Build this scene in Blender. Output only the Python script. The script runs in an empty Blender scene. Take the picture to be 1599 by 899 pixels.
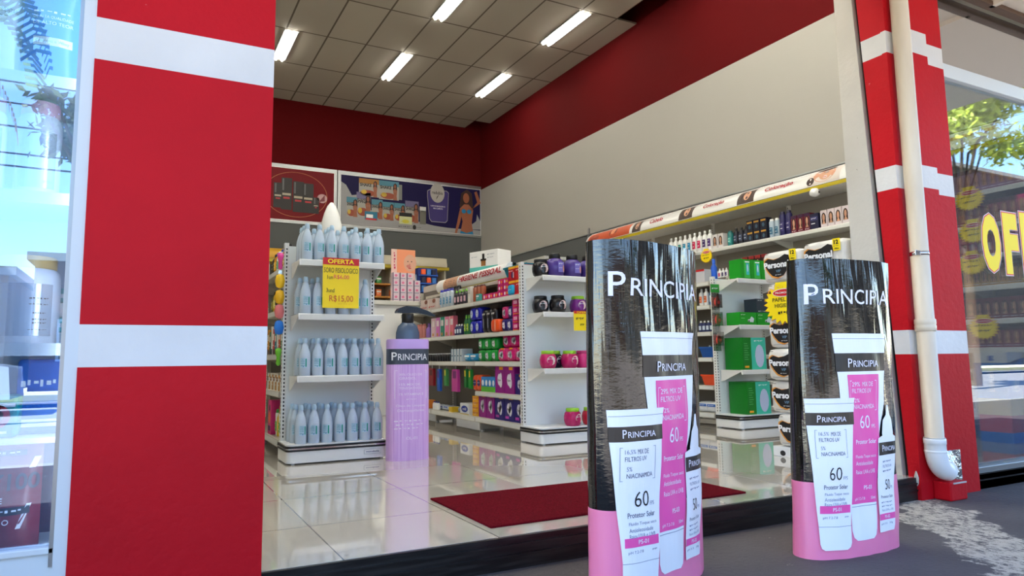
import bpy, bmesh, math, random
from mathutils import Vector, Matrix
random.seed(7)
PI = math.pi
SC = bpy.context.scene
COL = SC.collection

# ------------------------------------------------------------------ camera, sky, sun, exposure
cam_d = bpy.data.cameras.new('camera'); cam = bpy.data.objects.new('camera', cam_d); COL.objects.link(cam)
YAW, PITCH, ROLL = .47008653, .11124868, -.01035082
fw = Vector((math.sin(YAW)*math.cos(PITCH), math.cos(YAW)*math.cos(PITCH), math.sin(PITCH)))
rt = Vector((math.cos(YAW), -math.sin(YAW), 0)); up = rt.cross(fw)
r2 = rt*math.cos(ROLL)+up*math.sin(ROLL); u2 = -rt*math.sin(ROLL)+up*math.cos(ROLL)
m4 = Matrix((r2, u2, -fw)).transposed().to_4x4(); m4.translation = Vector((0, 0, .68))
cam.matrix_world = m4
cam_d.sensor_width = 36; cam_d.lens = 1060.08/1599*36
cam_d.shift_x = 40.54/1599; cam_d.shift_y = -9.73/1599
cam_d.clip_start = .05; cam_d.clip_end = 400
SC.camera = cam
SC.view_settings.view_transform = 'Standard'; SC.view_settings.look = 'None'
SC.view_settings.gamma = 1; SC.view_settings.use_curve_mapping = False
SC.view_settings.exposure = 0.6
SUN_EL = math.radians(52)
w = bpy.data.worlds.new('sky'); SC.world = w; w.use_nodes = True
wn = w.node_tree; wn.nodes.clear()
sky = wn.nodes.new('ShaderNodeTexSky'); sky.sky_type = 'NISHITA'; sky.sun_disc = False
sky.sun_elevation = SUN_EL; sky.sun_rotation = math.radians(-75); sky.air_density = 1.0; sky.dust_density = .1; sky.ozone_density = 3.0
bg = wn.nodes.new('ShaderNodeBackground'); bg.inputs['Strength'].default_value = .50
wo = wn.nodes.new('ShaderNodeOutputWorld')
wn.links.new(sky.outputs[0], bg.inputs[0]); wn.links.new(bg.outputs[0], wo.inputs[0])
sun_d = bpy.data.lights.new('sun', 'SUN'); sun_d.energy = 15; sun_d.angle = .01; sun_d.color = (1, .95, .87)
sun = bpy.data.objects.new('sun', sun_d); COL.objects.link(sun)
sd = Vector((-.60, .12, .76)).normalized()          # direction towards the sun: high, from the left, slightly behind the shop
sun.rotation_euler = sd.to_track_quat('Z', 'Y').to_euler()
LAMP = 23.0                                          # emission of the ceiling tubes

# ------------------------------------------------------------------ materials
def lin(c):
    return tuple(((x/255)/12.92 if x/255 <= .04045 else ((x/255+.055)/1.055)**2.4) for x in c)
MATS = {}
def mat(name, rgb, rough=.5, metal=0, spec=.5, coat=0, emit=None, es=0):
    if name in MATS: return MATS[name]
    m = bpy.data.materials.new(name); m.use_nodes = True
    b = m.node_tree.nodes['Principled BSDF']
    b.inputs['Base Color'].default_value = (*lin(rgb), 1); b.inputs['Roughness'].default_value = rough
    b.inputs['Metallic'].default_value = metal; b.inputs['Specular IOR Level'].default_value = spec
    b.inputs['Coat Weight'].default_value = coat
    if emit: b.inputs['Emission Color'].default_value = (*lin(emit), 1); b.inputs['Emission Strength'].default_value = es
    MATS[name] = m; return m
def C(r, g, b, rough=.45, **k):
    return mat('print_%d_%d_%d_%d' % (r, g, b, rough*100), (r, g, b), rough, **k)
def nt(m): return m.node_tree, m.node_tree.nodes['Principled BSDF']
def node(t, kind, **k):
    n = t.nodes.new(kind)
    for a, v in k.items(): setattr(n, a, v)
    return n
def mixrgb(t, fac, a, b):
    n = node(t, 'ShaderNodeMix', data_type='RGBA')
    for s, v in ((0, fac), (6, a), (7, b)):
        if hasattr(v, 'links') or hasattr(v, 'is_linked'): t.links.new(v, n.inputs[s])
        elif s == 0: n.inputs[0].default_value = v
        else: n.inputs[s].default_value = (*v, 1)
    return n.outputs[2]
def ramp(t, src, a, b):
    n = node(t, 'ShaderNodeMapRange'); n.inputs['From Min'].default_value = a; n.inputs['From Max'].default_value = b
    t.links.new(src, n.inputs['Value']); return n.outputs[0]
def coords(t, scale=(1, 1, 1)):
    c = node(t, 'ShaderNodeTexCoord'); mp = node(t, 'ShaderNodeMapping'); mp.inputs['Scale'].default_value = scale
    t.links.new(c.outputs['Object'], mp.inputs[0]); return mp.outputs[0]
def noise(t, vec, scale, detail=4, rough=.5):
    n = node(t, 'ShaderNodeTexNoise'); n.inputs['Scale'].default_value = scale; n.inputs['Detail'].default_value = detail
    n.inputs['Roughness'].default_value = rough; t.links.new(vec, n.inputs['Vector']); return n.outputs['Fac']
def math_(t, op, a, b=None):
    n = node(t, 'ShaderNodeMath', operation=op)
    for i, v in enumerate((a, b)):
        if v is None: continue
        if isinstance(v, (int, float)): n.inputs[i].default_value = v
        else: t.links.new(v, n.inputs[i])
    return n.outputs[0]
def bump(t, b, h, strength, dist):
    n = node(t, 'ShaderNodeBump'); n.inputs['Strength'].default_value = strength; n.inputs['Distance'].default_value = dist
    t.links.new(h, n.inputs['Height']); t.links.new(n.outputs[0], b.inputs['Normal'])

def painted(name, rgb, chip, amount=.70, rough=.45):
    """painted masonry: faint mottling, hairline scratches and small chips"""
    m = mat(name, rgb, rough, spec=.22); t, b = nt(m); v = coords(t)
    base = lin(rgb); dark = tuple(x*.86 for x in base)
    n1 = noise(t, v, 2.2, 5); c1 = mixrgb(t, ramp(t, n1, .35, .7), base, dark)
    n2 = noise(t, v, 26, 8, .75); n3 = noise(t, coords(t, (1, 1, .8)), 1.7, 2)
    chipf = math_(t, 'MULTIPLY', ramp(t, n2, amount, amount+.02), ramp(t, n3, .50, .60))
    c2 = mixrgb(t, chipf, c1, lin(chip)); t.links.new(c2, b.inputs['Base Color'])
    bump(t, b, noise(t, v, 35, 5), .25, .01); return m
RED = painted('red_wall_paint', (196, 8, 26), (225, 215, 210), .69, .6)
WHITE_STRIPE = painted('white_stripe_paint', (228, 226, 222), (150, 140, 135), .71)
JAMB = painted('white_jamb_paint', (205, 200, 190), (120, 110, 100), .68)
GAL = mat('white_shelf_enamel', (230, 229, 224), .35)
GAL2 = mat('beige_shelf_enamel', (196, 191, 178), .4)
BACK2 = mat('shaded_back_panel', (112, 106, 97), .6); BACK3 = mat('stone_back_panel', (168, 162, 150), .6)  # taupe panel colour includes the shadow between the shelves
PANEL = mat('white_back_panel', (232, 236, 234), .5)
SLOT = mat('dark_slot', (40, 38, 36), .7)
BLK = mat('black_rubber', (14, 14, 15), .4)
CHROME = mat('chrome', (205, 205, 208), .18, 1)
ALU = mat('aluminium', (176, 180, 182), .35, .9)
WFRAME = mat('white_window_frame', (214, 220, 222), .35)
YEL = mat('yellow_paper', (252, 222, 6), .5)
REDP = mat('red_print', (205, 20, 28), .5)
WHP = mat('white_print', (238, 238, 240), .5)
INK = mat('black_ink', (20, 20, 22), .5)
SKIN = mat('printed_skin', (200, 150, 120), .5)
HAIRP = mat('printed_dark_hair', (50, 28, 22), .5)
WHPL = mat('white_plastic', (238, 238, 236), .35)

def glass_mat(name, base, tint=(1, 1, 1), rtint=(1, 1, 1), fk=1.6):
    m = bpy.data.materials.new(name); m.use_nodes = True; t = m.node_tree; t.nodes.clear()
    o = node(t, 'ShaderNodeOutputMaterial'); mx = node(t, 'ShaderNodeMixShader')
    tr = node(t, 'ShaderNodeBsdfTransparent'); tr.inputs[0].default_value = (*tint, 1)
    gl = node(t, 'ShaderNodeBsdfGlossy'); gl.inputs['Roughness'].default_value = .0; gl.inputs['Color'].default_value = (*rtint, 1)
    fr = node(t, 'ShaderNodeFresnel'); fr.inputs[0].default_value = 1.5
    f = math_(t, 'MINIMUM', math_(t, 'ADD', math_(t, 'MULTIPLY', fr.outputs[0], fk), base), .85)
    t.links.new(f, mx.inputs[0]); t.links.new(tr.outputs[0], mx.inputs[1]); t.links.new(gl.outputs[0], mx.inputs[2])
    t.links.new(mx.outputs[0], o.inputs[0]); return m
GLASS_L = glass_mat('shop_window_glass', .24, (.84, .92, 1.0), (.56, .74, 1.0))
GLASS_R = glass_mat('clear_shop_glass', .02, (.97, .97, .97), (.85, .93, 1), .8)
CLEAR = glass_mat('clear_plastic', .05, (.8, .82, .82))

def tile_mat():
    m = mat('polished_floor_tile', (196, 190, 178), .07); t, b = nt(m); c = node(t, 'ShaderNodeTexCoord')
    mp = node(t, 'ShaderNodeMapping'); mp.inputs['Location'].default_value = (-.648, -2.90, 0); t.links.new(c.outputs['Object'], mp.inputs[0])
    br = node(t, 'ShaderNodeTexBrick', offset=0, squash=1); br.inputs['Scale'].default_value = 1; br.inputs['Brick Width'].default_value = .6
    br.inputs['Row Height'].default_value = .595; br.inputs['Mortar Size'].default_value = .0028; br.inputs['Mortar Smooth'].default_value = .2
    br.inputs['Color1'].default_value = (*lin((198, 192, 180)), 1); br.inputs['Color2'].default_value = (*lin((190, 184, 172)), 1)
    br.inputs['Mortar'].default_value = (*lin((105, 98, 90)), 1)
    t.links.new(mp.outputs[0], br.inputs['Vector']); t.links.new(br.outputs['Color'], b.inputs['Base Color'])
    b.inputs['Specular IOR Level'].default_value = .9; b.inputs['Coat Weight'].default_value = .6; b.inputs['Coat Roughness'].default_value = .02
    r = math_(t, 'ADD', math_(t, 'MULTIPLY', noise(t, mp.outputs[0], 3, 3), .06), .012); t.links.new(r, b.inputs['Roughness']); return m
TILE = tile_mat()
def ceil_mat():
    m = mat('ceiling_tile', (178, 170, 156), .8); t, b = nt(m); c = node(t, 'ShaderNodeTexCoord')
    mp = node(t, 'ShaderNodeMapping'); mp.inputs['Location'].default_value = (-6.165+.625*20, -8.93+1.22*20, 0); t.links.new(c.outputs['Object'], mp.inputs[0])
    br = node(t, 'ShaderNodeTexBrick', offset=0, squash=1); br.inputs['Scale'].default_value = 1; br.inputs['Brick Width'].default_value = .625
    br.inputs['Row Height'].default_value = 1.22; br.inputs['Mortar Size'].default_value = .014; br.inputs['Mortar Smooth'].default_value = .1
    br.inputs['Color1'].default_value = (*lin((182, 175, 160)), 1); br.inputs['Color2'].default_value = (*lin((172, 165, 152)), 1)
    br.inputs['Mortar'].default_value = (*lin((98, 88, 76)), 1)
    t.links.new(mp.outputs[0], br.inputs['Vector']); t.links.new(br.outputs['Color'], b.inputs['Base Color']); return m
CEIL = ceil_mat()
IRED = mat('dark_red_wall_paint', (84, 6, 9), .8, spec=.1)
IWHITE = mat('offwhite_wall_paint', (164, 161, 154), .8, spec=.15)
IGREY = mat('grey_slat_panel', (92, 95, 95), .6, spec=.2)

def pave_mat():
    m = mat('painted_pavement', (88, 86, 90), .75); t, b = nt(m); v = coords(t)
    c = mixrgb(t, noise(t, v, 3, 6), lin((58, 54, 55)), lin((92, 86, 85)))
    c = mixrgb(t, ramp(t, noise(t, v, 60, 4, .7), .62, .7), c, lin((52, 50, 52)))
    # worn patch where the dark paint has come off, right of the doorway
    cc = node(t, 'ShaderNodeTexCoord'); mp = node(t, 'ShaderNodeMapping'); mp.vector_type = 'TEXTURE'
    mp.inputs['Location'].default_value = (3.36, 1.86, -.12); mp.inputs['Rotation'].default_value = (0, 0, math.radians(48)); mp.inputs['Scale'].default_value = (.90, .19, 1)
    t.links.new(cc.outputs['Object'], mp.inputs[0])
    ln = node(t, 'ShaderNodeVectorMath', operation='LENGTH'); t.links.new(mp.outputs[0], ln.inputs[0])
    e = math_(t, 'ADD', ln.outputs['Value'], math_(t, 'MULTIPLY', math_(t, 'SUBTRACT', noise(t, v, 5, 8, .7), .5), 2.6))
    f = ramp(t, e, 1.0, .88)
    hole = ramp(t, noise(t, coords(t, (1.6, .8, 1)), 30, 9, .85), .545, .50)
    f = math_(t, 'MULTIPLY', f, hole)
    f2 = math_(t, 'MULTIPLY', ramp(t, noise(t, v, 2.3, 7, .75), .66, .68), .75)
    f = math_(t, 'MAXIMUM', f, f2)
    c = mixrgb(t, f, c, lin((184, 176, 160))); t.links.new(c, b.inputs['Base Color'])
    bump(t, b, noise(t, v, 55, 6), .5, .01); return m
PAVE = pave_mat()
def granite():
    m = mat('black_granite', (24, 23, 23), .3); t, b = nt(m); v = coords(t, (1, 1, 14))
    c = mixrgb(t, ramp(t, noise(t, v, 5, 5), .4, .7), lin((16, 15, 15)), lin((44, 42, 40))); t.links.new(c, b.inputs['Base Color']); return m
GRAN = granite()
def mat_carpet():
    m = mat('red_loop_mat', (120, 14, 30), .9); t, b = nt(m); v = coords(t)
    n = noise(t, v, 160, 3, .8); c = mixrgb(t, ramp(t, n, .3, .7), lin((84, 6, 18)), lin((150, 24, 44))); t.links.new(c, b.inputs['Base Color'])
    bump(t, b, n, 1, .02); return m
CARPET = mat_carpet(); CARPET.node_tree.nodes['Principled BSDF'].inputs['Specular IOR Level'].default_value = .05
def film(name, rgb, rough, bs, spec=.8):
    m = mat(name, rgb, rough, spec=spec); t, b = nt(m)
    a = noise(t, coords(t, (1, 1, .06)), 12, 3, .5); c = noise(t, coords(t, (.5, .5, 1.2)), 60, 4, .6); d = noise(t, coords(t, (1, 1, .35)), 2.6, 2)
    h = math_(t, 'ADD', math_(t, 'ADD', math_(t, 'MULTIPLY', a, .8), math_(t, 'MULTIPLY', c, .03)), math_(t, 'MULTIPLY', d, 1.2))
    bump(t, b, h, bs, .05); return m
FILMB = film('glossy_black_film', (9, 9, 10), .10, .50, 1.0)
FILMP = film('pink_poster', (255, 136, 176), .35, .18)
FILMW = film('poster_white', (250, 250, 252), .40, .15)
FILMP2 = film('poster_bright_pink', (250, 84, 170), .40, .15)
FILMK = film('poster_black_band', (14, 14, 15), .30, .15)

# ------------------------------------------------------------------ mesh builder
TXT = {}
def text_geo(s, wt=0.0, sp=1.0):
    k = (s, wt, sp)
    if k in TXT: return TXT[k]
    cu = bpy.data.curves.new('t', 'FONT'); cu.body = s; cu.size = 1; cu.offset = wt; cu.space_character = sp; cu.resolution_u = 3
    o = bpy.data.objects.new('t', cu); me = o.to_mesh()
    vs = [(v.co.x, v.co.y) for v in me.vertices]; fs = [tuple(p.vertices) for p in me.polygons]
    o.to_mesh_clear(); bpy.data.objects.remove(o); bpy.data.curves.remove(cu)
    if not vs: vs, fs = [(0, 0), (1, 0), (0, 1)], []
    x0 = min(v[0] for v in vs); x1 = max(v[0] for v in vs); y0 = min(v[1] for v in vs); y1 = max(v[1] for v in vs)
    TXT[k] = ([((x-x0)/max(1e-6, x1-x0), (y-y0)/max(1e-6, y1-y0)) for x, y in vs], fs, (x1-x0)/max(1e-6, y1-y0)); return TXT[k]
def frame(o, u, v):
    o, u, v = Vector(o), Vector(u), Vector(v)
    return lambda a, b: o+u*a+v*b
UNREADABLE = {'PLUS', 'Care', 'Inti', 'Soft', 'Tena', 'Bigfral', 'Magic', 'VIDA', 'MAX', 'Neb', 'Ultra', 'POWER', 'i l l i 0 0', 'Cor', 'Koleston', 'COR', 'Intense', 'Nutri', 'OURO', 'Cor Ton', 'Color', 'OX', 'PROMO', 'FOLHA DUPLA', 'ROLOS', 'VITAMINA', 'SERUM', 'FACIAL', 'Skin', 'BANHO', 'NUTRI', 'PROTEINA', 'COLAGENO', 'SABOR', '900 g', 'INGREDIENTES', 'contém derivados', 'TOTAL 14', 'DOSE 30 g', 'BATE E BEBA', 'modo de usar', 'BABY', '12R 18,90', 'OX 900ml', '15,00', '22,90', '60ml', 'R$', 'Proteção', 'www.redubio.com', 'SAC', '4.4  4g', 'Remove maquiagem', 'e impurezas sem', 'ressecar a pele', 'INTEGRAL', '150 ml', '12,5% MIX DE', 'FILTROS UV ', '1% CERAMIDA', 'Gel Cor Nude', 'com Pigmento', 'DE COLAGENO', '_'}
class MB:
    dense = 0
    def __init__(s): s.v = []; s.f = []; s.m = []; s.ms = []; s.sm = []
    def mi(s, m):
        if m not in s.ms: s.ms.append(m)
        return s.ms.index(m)
    def face(s, pts, m, smooth=False):
        n = len(s.v); s.v += [tuple(p) for p in pts]; s.f.append(tuple(range(n, n+len(pts)))); s.m.append(s.mi(m)); s.sm.append(smooth)
    def add(s, vs, fs, m, smooth=False):
        n = len(s.v); s.v += [tuple(p) for p in vs]; k = s.mi(m)
        for f in fs: s.f.append(tuple(n+i for i in f)); s.m.append(k); s.sm.append(smooth)
    def box(s, x0, x1, y0, y1, z0, z1, m, ch=0):
        """box; ch>0 chamfers every edge"""
        if ch <= 0:
            vs = [(x, y, z) for z in (z0, z1) for x, y in ((x0, y0), (x1, y0), (x1, y1), (x0, y1))]
            s.add(vs, [(0, 3, 2, 1), (4, 5, 6, 7), (0, 1, 5, 4), (1, 2, 6, 5), (2, 3, 7, 6), (3, 0, 4, 7)], m); return
        c = ch; bm = bmesh.new(); bmesh.ops.create_cube(bm, size=1)
        for v in bm.verts: v.co = Vector(((x0+x1)/2+v.co.x*(x1-x0), (y0+y1)/2+v.co.y*(y1-y0), (z0+z1)/2+v.co.z*(z1-z0)))
        bmesh.ops.bevel(bm, geom=list(bm.edges), offset=c, segments=2, affect='EDGES', profile=.5)
        bm.verts.index_update(); s.add([v.co.copy() for v in bm.verts], [tuple(v.index for v in f.verts) for f in bm.faces], m); bm.free()
    def prism(s, pts, a, b, m, fn):
        """polygon pts extruded from a to b; fn(p, t) -> xyz"""
        n = len(pts); vs = [fn(p, a) for p in pts]+[fn(p, b) for p in pts]
        s.add(vs, [tuple(range(n)), tuple(range(2*n-1, n-1, -1))]+[(i, i+n, (i+1) % n+n, (i+1) % n) for i in range(n)], m)
    def lathe(s, prof, m, seg=16, c=(0, 0, 0), sx=1, sy=1, p=2.0, a0=0, a1=2*PI, smooth=True):
        vs = []; closed = abs(a1-a0-2*PI) < 1e-6; n = seg if closed else seg+1
        for r, z in prof:
            for i in range(n):
                a = a0+(a1-a0)*i/seg; ca, sa = math.cos(a), math.sin(a)
                k = (abs(ca)**p+abs(sa)**p)**(-1/p)
                vs.append((c[0]+r*k*ca*sx, c[1]+r*k*sa*sy, c[2]+z))
        fs = []
        for j in range(len(prof)-1):
            for i in range(seg):
                i2 = (i+1) % n
                fs.append((j*n+i, j*n+i2, (j+1)*n+i2, (j+1)*n+i))
        s.add(vs, fs, m, smooth)
        if closed:
            if prof[0][0] > 1e-4: s.add(vs[:n], [tuple(range(n-1, -1, -1))], m)
            if prof[-1][0] > 1e-4: s.add(vs[-n:], [tuple(range(n))], m)
    def tube(s, path, r, m, seg=10, smooth=True, cap=True):
        P = [Vector(p) for p in path]; vs = []
        for i, p in enumerate(P):
            d = (P[min(i+1, len(P)-1)]-P[max(i-1, 0)]).normalized()
            ax = Vector((0, 0, 1)) if abs(d.z) < .9 else Vector((1, 0, 0))
            u = d.cross(ax).normalized(); v = d.cross(u)
            rr = r[i] if isinstance(r, (list, tuple)) else r
            for k in range(seg):
                a = 2*PI*k/seg; vs.append(p+u*rr*math.cos(a)+v*rr*math.sin(a))
        fs = [(j*seg+k, j*seg+(k+1) % seg, (j+1)*seg+(k+1) % seg, (j+1)*seg+k) for j in range(len(P)-1) for k in range(seg)]
        if cap: fs += [tuple(range(seg)), tuple(range(len(P)*seg-1, (len(P)-1)*seg-1, -1))]
        s.add(vs, fs, m, smooth)
    def strip(s, fr, rows, m, nx=1):
        """rows: (b, a_left, a_right) bottom to top"""
        if s.dense:
            q = [rows[0]]
            for a_, b_ in zip(rows[:-1], rows[1:]):
                k_ = max(1, math.ceil(abs(b_[0]-a_[0])/s.dense)); q += [tuple(a_[c]+(b_[c]-a_[c])*i/k_ for c in range(3)) for i in range(1, k_+1)]
            rows = q; nx = max(nx, 16)
        vs = [fr(l+(r-l)*i/nx, b) for b, l, r in rows for i in range(nx+1)]; n = nx+1
        s.add(vs, [(j*n+i, j*n+i+1, (j+1)*n+i+1, (j+1)*n+i) for j in range(len(rows)-1) for i in range(nx)], m)
    def rect(s, fr, a0, a1, b0, b1, m, nx=1, ny=1):
        s.strip(fr, [(b0+(b1-b0)*j/ny, a0, a1) for j in range(ny+1)], m, nx)
    def ell(s, fr, ca, cb, ra, rb, m, n=14):
        s.add([fr(ca, cb)]+[fr(ca+ra*math.cos(2*PI*i/n), cb+rb*math.sin(2*PI*i/n)) for i in range(n)], [(0, i+1, (i+1) % n+1) for i in range(n)], m)
    def ring(s, fr, ca, cb, ra, rb, t, m, n=40):
        vs = []
        for i in range(n):
            a = 2*PI*i/n
            for k in (1, 1-t): vs.append(fr(ca+ra*k*math.cos(a), cb+rb*k*math.sin(a)))
        s.add(vs, [(2*i, 2*((i+1) % n), 2*((i+1) % n)+1, 2*i+1) for i in range(n)], m)
    def poly(s, fr, pts, m): s.add([fr(*p) for p in pts], [tuple(range(len(pts)))], m)
    def text(s, fr, txt, a0, a1, b0, b1, m, wt=0.0, sp=1.0):
        if txt in UNREADABLE:            # print too small to read in the photo: short strokes
            n = 6; g = (a1-a0)*.045; q = (b1-b0)*.22
            for i in range(n): s.rect(fr, a0+(a1-a0)*i/n, a0+(a1-a0)*(i+1)/n-g*(1+i % 2), b0+q*(1+.6*(i % 3)), b1-q*(1.2-.4*(i % 2)), m)
            return
        vs, fs, _ = text_geo(txt, wt, sp)
        s.add([fr(a0+(a1-a0)*x, b0+(b1-b0)*y) for x, y in vs], fs, m)
    def mesh(s, name):
        me = bpy.data.meshes.new(name); me.from_pydata(s.v, [], s.f)
        for m in s.ms: me.materials.append(m)
        me.polygons.foreach_set('material_index', s.m); me.polygons.foreach_set('use_smooth', s.sm); me.update(); return me
    def build(s, name, parent=None, loc=None, rz=0):
        o = bpy.data.objects.new(name, s.mesh(name)); COL.objects.link(o)
        if parent: o.parent = parent
        if loc: o.location = loc
        if rz: o.rotation_euler.z = rz
        return o
def tag(o, label, cat, group=None, kind=None):
    o['label'] = label; o['category'] = cat
    if group: o['group'] = group
    if kind: o['kind'] = kind
    return o
def struct(o, label=None):
    o['kind'] = 'structure'
    if label: o['label'] = label
    return o
def empty(name, loc, label, cat, group=None, rz=0):
    o = bpy.data.objects.new(name, None); o.empty_display_size = .1; COL.objects.link(o); o.location = loc; o.rotation_euler.z = rz
    return tag(o, label, cat, group)
def XZ(y, x0=0, z0=0): return lambda a, b: (x0+a, y, z0+b)      # facing -Y

# ------------------------------------------------------------------ the room shell
def one(name, *boxes):
    m = MB()
    for b in boxes: m.box(*b)
    return m.build(name)
WX, BY, CZ = 6.53, 13.07, 5.70
struct(one('floor', (-4, WX+.2, 2.37, BY+.2, -.12, 0, TILE)))
m = MB(); m.box(-4, 9.5, 2.352, 2.37, -.121, -.001, GRAN)
for z in (-.035, -.072): m.box(-4, 9.5, 2.346, 2.352, z, z+.008, GRAN)
struct(m.build('trim_1'), 'black granite door step riser')
m = MB()
holes = [(6.165, WX, 12.59, BY), (6.165, WX, 6.49, 7.71)]
xs = [-4, 6.165, WX]; ys = [2.4, 6.49, 7.71, 12.59, BY]
for i in range(2):
    for j in range(4):
        if i == 1 and j in (1, 3): continue
        m.box(xs[i], xs[i+1], ys[j], ys[j+1], CZ, CZ+.02, CEIL)
struct(m.build('ceiling'))
struct(one('trim_2', (-4, WX+.3, 2.4, BY+.2, CZ+.5, CZ+.6, SLOT), (6.165, WX, 12.59, 12.6, CZ+.02, CZ+.12, ALU)), 'dark roof slab above the missing ceiling panels')
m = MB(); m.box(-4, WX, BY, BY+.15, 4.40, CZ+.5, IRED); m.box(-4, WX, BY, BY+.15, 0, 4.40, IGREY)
struct(m.build('wall_back'))
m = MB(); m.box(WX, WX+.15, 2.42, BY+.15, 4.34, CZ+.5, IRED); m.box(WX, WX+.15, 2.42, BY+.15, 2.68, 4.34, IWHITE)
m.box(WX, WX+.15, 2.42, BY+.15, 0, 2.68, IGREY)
m.box(WX-.012, WX, 2.6, BY, 2.672, 2.69, ALU)
m.box(WX-.02, WX, 9.05, 9.10, 2.2, 2.78, ALU)
struct(m.build('wall_right'))
struct(one('wall_left', (-4.15, -4, 2.6, BY+.15, 0, CZ+.5, IWHITE)))
# front wall above the openings, and the roof parapet seen only in reflections
m = MB(); m.box(-4.2, 9.5, 2.36, 2.60, 3.12, 6.3, IWHITE); m.box(-4.2, 9.5, 2.33, 2.36, 3.12, 6.3, RED)
struct(m.build('wall_front'))

def pillar(x0, x1, xm, side):
    m = MB(); zs = [-.12]
    cols = [(x0, xm, [(.664, .79), (1.61, 1.745), (2.44, 2.57)]), (xm, x1, [(.664, .79), (1.61, 1.745), (2.44, 2.57)])] if side == 'L' else \
        [(x0, x0+.063, [(.675, .81), (1.625, 1.76), (2.44, 2.573)]), (x0+.063, xm, [(.675, .81), (1.655, 1.79), (2.49, 2.635)]), (xm, x1, [(.675, .81), (1.624, 1.757), (2.44, 2.573)])]
    for a, b, st in cols:
        z = -.12
        for s0, s1 in st:
            m.box(a, b, 2.33, 2.36, z, s0, RED); m.box(a, b, 2.33, 2.36, s0, s1, WHITE_STRIPE); z = s1
        m.box(a, b, 2.33, 2.36, z, 3.2, RED)
    return m
m = pillar(-.163, .372, .1, 'L'); m.box(-.15, .372, 2.36, 2.60, -.1, 3.2, JAMB)
struct(m.build('wall_front_left'), 'red pillar with white painted bands left of the doorway')
m = pillar(3.84, 4.405, 4.245, 'R')
def yb(z): return 2.39+(z+.12)*(.105/2.98)          # slanting rear edge of the red reveal
def side(p, x): return (x, p[0], p[1])
z = -.12
for s0, s1 in ((.675, .81), (1.625, 1.76), (2.435, 2.568), (3.2, 3.2)):
    m.prism([(2.36, z), (yb(z), z), (yb(s0), s0), (2.36, s0)], 3.84, 4.40, RED, side)
    if s1 > s0: m.prism([(2.36, s0), (yb(s0), s0), (yb(s1), s1), (2.36, s1)], 3.84, 4.40, WHITE_STRIPE, side)
    z = s1
m.prism([(yb(-.12), -.12), (2.62, -.12), (2.62, 3.2), (yb(3.2), 3.2)], 3.875, 4.40, BLK, side)
m.prism([(2.425, -.12), (2.64, -.12), (2.64, 3.2), (2.535, 3.2)], 3.84, 4.40, JAMB, side)
struct(m.build('wall_front_right'), 'red pillar with stepped white bands and white inner jamb')
m = MB(); m.box(3.945, 4.10, 2.235, 2.33, -.12, -.02, RED, .008); struct(m.build('trim_3'), 'red plinth block under the downpipe elbow')
m = MB(); m.lathe([(.001, 0), (.012, .02), (.015, .05), (.006, .08), (.001, .09)], JAMB, 8, (3.841, 2.352, -.05), sx=.35); m.box(3.97, 4.09, 2.231, 2.235, -.03, -.022, JAMB)
struct(m.build('trim_4'), 'chipped plaster patches at the pillar foot')

# ------------------------------------------------------------------ outside: pavement, canopy, street
m = MB(); m.box(-12, 26, -1.6, 2.352, -.25, -.12, PAVE); struct(m.build('ground_pavement'), 'dark painted pavement in front of the shop')
ASPH = mat('asphalt', (158, 150, 142), .85); KERB = mat('kerb_concrete', (176, 168, 155), .8)
EARTH = mat('red_earth', (128, 74, 54), .9); GRASSM = mat('dry_grass', (128, 120, 62), .9)
struct(one('ground_kerb', (-12, 26, -1.75, -1.6, -.3, -.12, KERB)), 'street kerb')
struct(one('ground_street', (-60, 80, -12.5, -1.75, -.4, -.28, ASPH)), 'asphalt street')
struct(one('ground_verge', (-60, 80, -17, -12.5, -.4, -.2, EARTH), (-60, 80, -12.7, -12.5, -.4, -.16, KERB), (-60, 80, -16.4, -13.2, -.2, -.17, GRASSM)), 'verge with dry grass across the street')
CANO = mat('cream_canopy_soffit', (226, 214, 196), .6); WOOD = mat('brown_timber', (88, 64, 46), .6)
m = MB(); m.box(-7, 6.92, .62, 2.33, 3.02, 3.12, CANO); m.box(-7, 6.92, .58, .62, 2.98, 3.2, WOOD)
for x in (-5, -2.5, 0, 2.5, 5): m.box(x, x+.04, .62, 2.33, 2.99, 3.02, CANO)
struct(m.build('canopy'), 'cream canopy over the pavement')
m = MB(); m.box(4.41, 9.4, 2.30, 2.36, 2.99, 3.05, WOOD, .006); m.box(4.41, 9.4, 2.24, 2.36, 3.055, 3.10, SLOT); m.box(4.41, 9.4, 2.20, 2.36, 3.10, 3.20, WOOD)
struct(m.build('trim_5'), 'brown timber lintel over the right shop window')

# buildings, trees, car, cables across the street (seen mirrored in the glass)
def building(x0, x1, y0, h, wall, label, nwin):
    e = empty('building', ((x0+x1)/2, y0, -.2), label, 'building')
    m = MB(); m.box(-(x1-x0)/2, (x1-x0)/2, -6, 0, 0, h, wall); m.box(-(x1-x0)/2-.2, (x1-x0)/2+.2, -6.2, .2, h, h+.25, KERB); m.build('wall', e)
    for i in range(nwin):
        for k in range(int(h//3)):
            cx = -(x1-x0)/2+(x1-x0)*(i+.5)/nwin
            q = MB(); q.box(cx-.7, cx+.7, 0, .06, .9+3*k, 2.2+3*k, WFRAME); q.box(cx-.62, cx+.62, .06, .07, .97+3*k, 2.13+3*k, mat('dark_window_pane', (50, 60, 70), .1)); q.build('window', e)
building(-26, -13, -19, 4.2, mat('beige_render', (196, 170, 135), .8), 'beige single-storey building across the street at the left', 4)
building(-12.5, -3.5, -19, 3.4, mat('tan_render', (170, 140, 105), .8), 'low tan building opposite the left window', 3)
building(-3, 8, -20, 4.0, mat('brown_brick', (128, 88, 66), .85), 'brown building opposite the doorway', 4)
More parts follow.
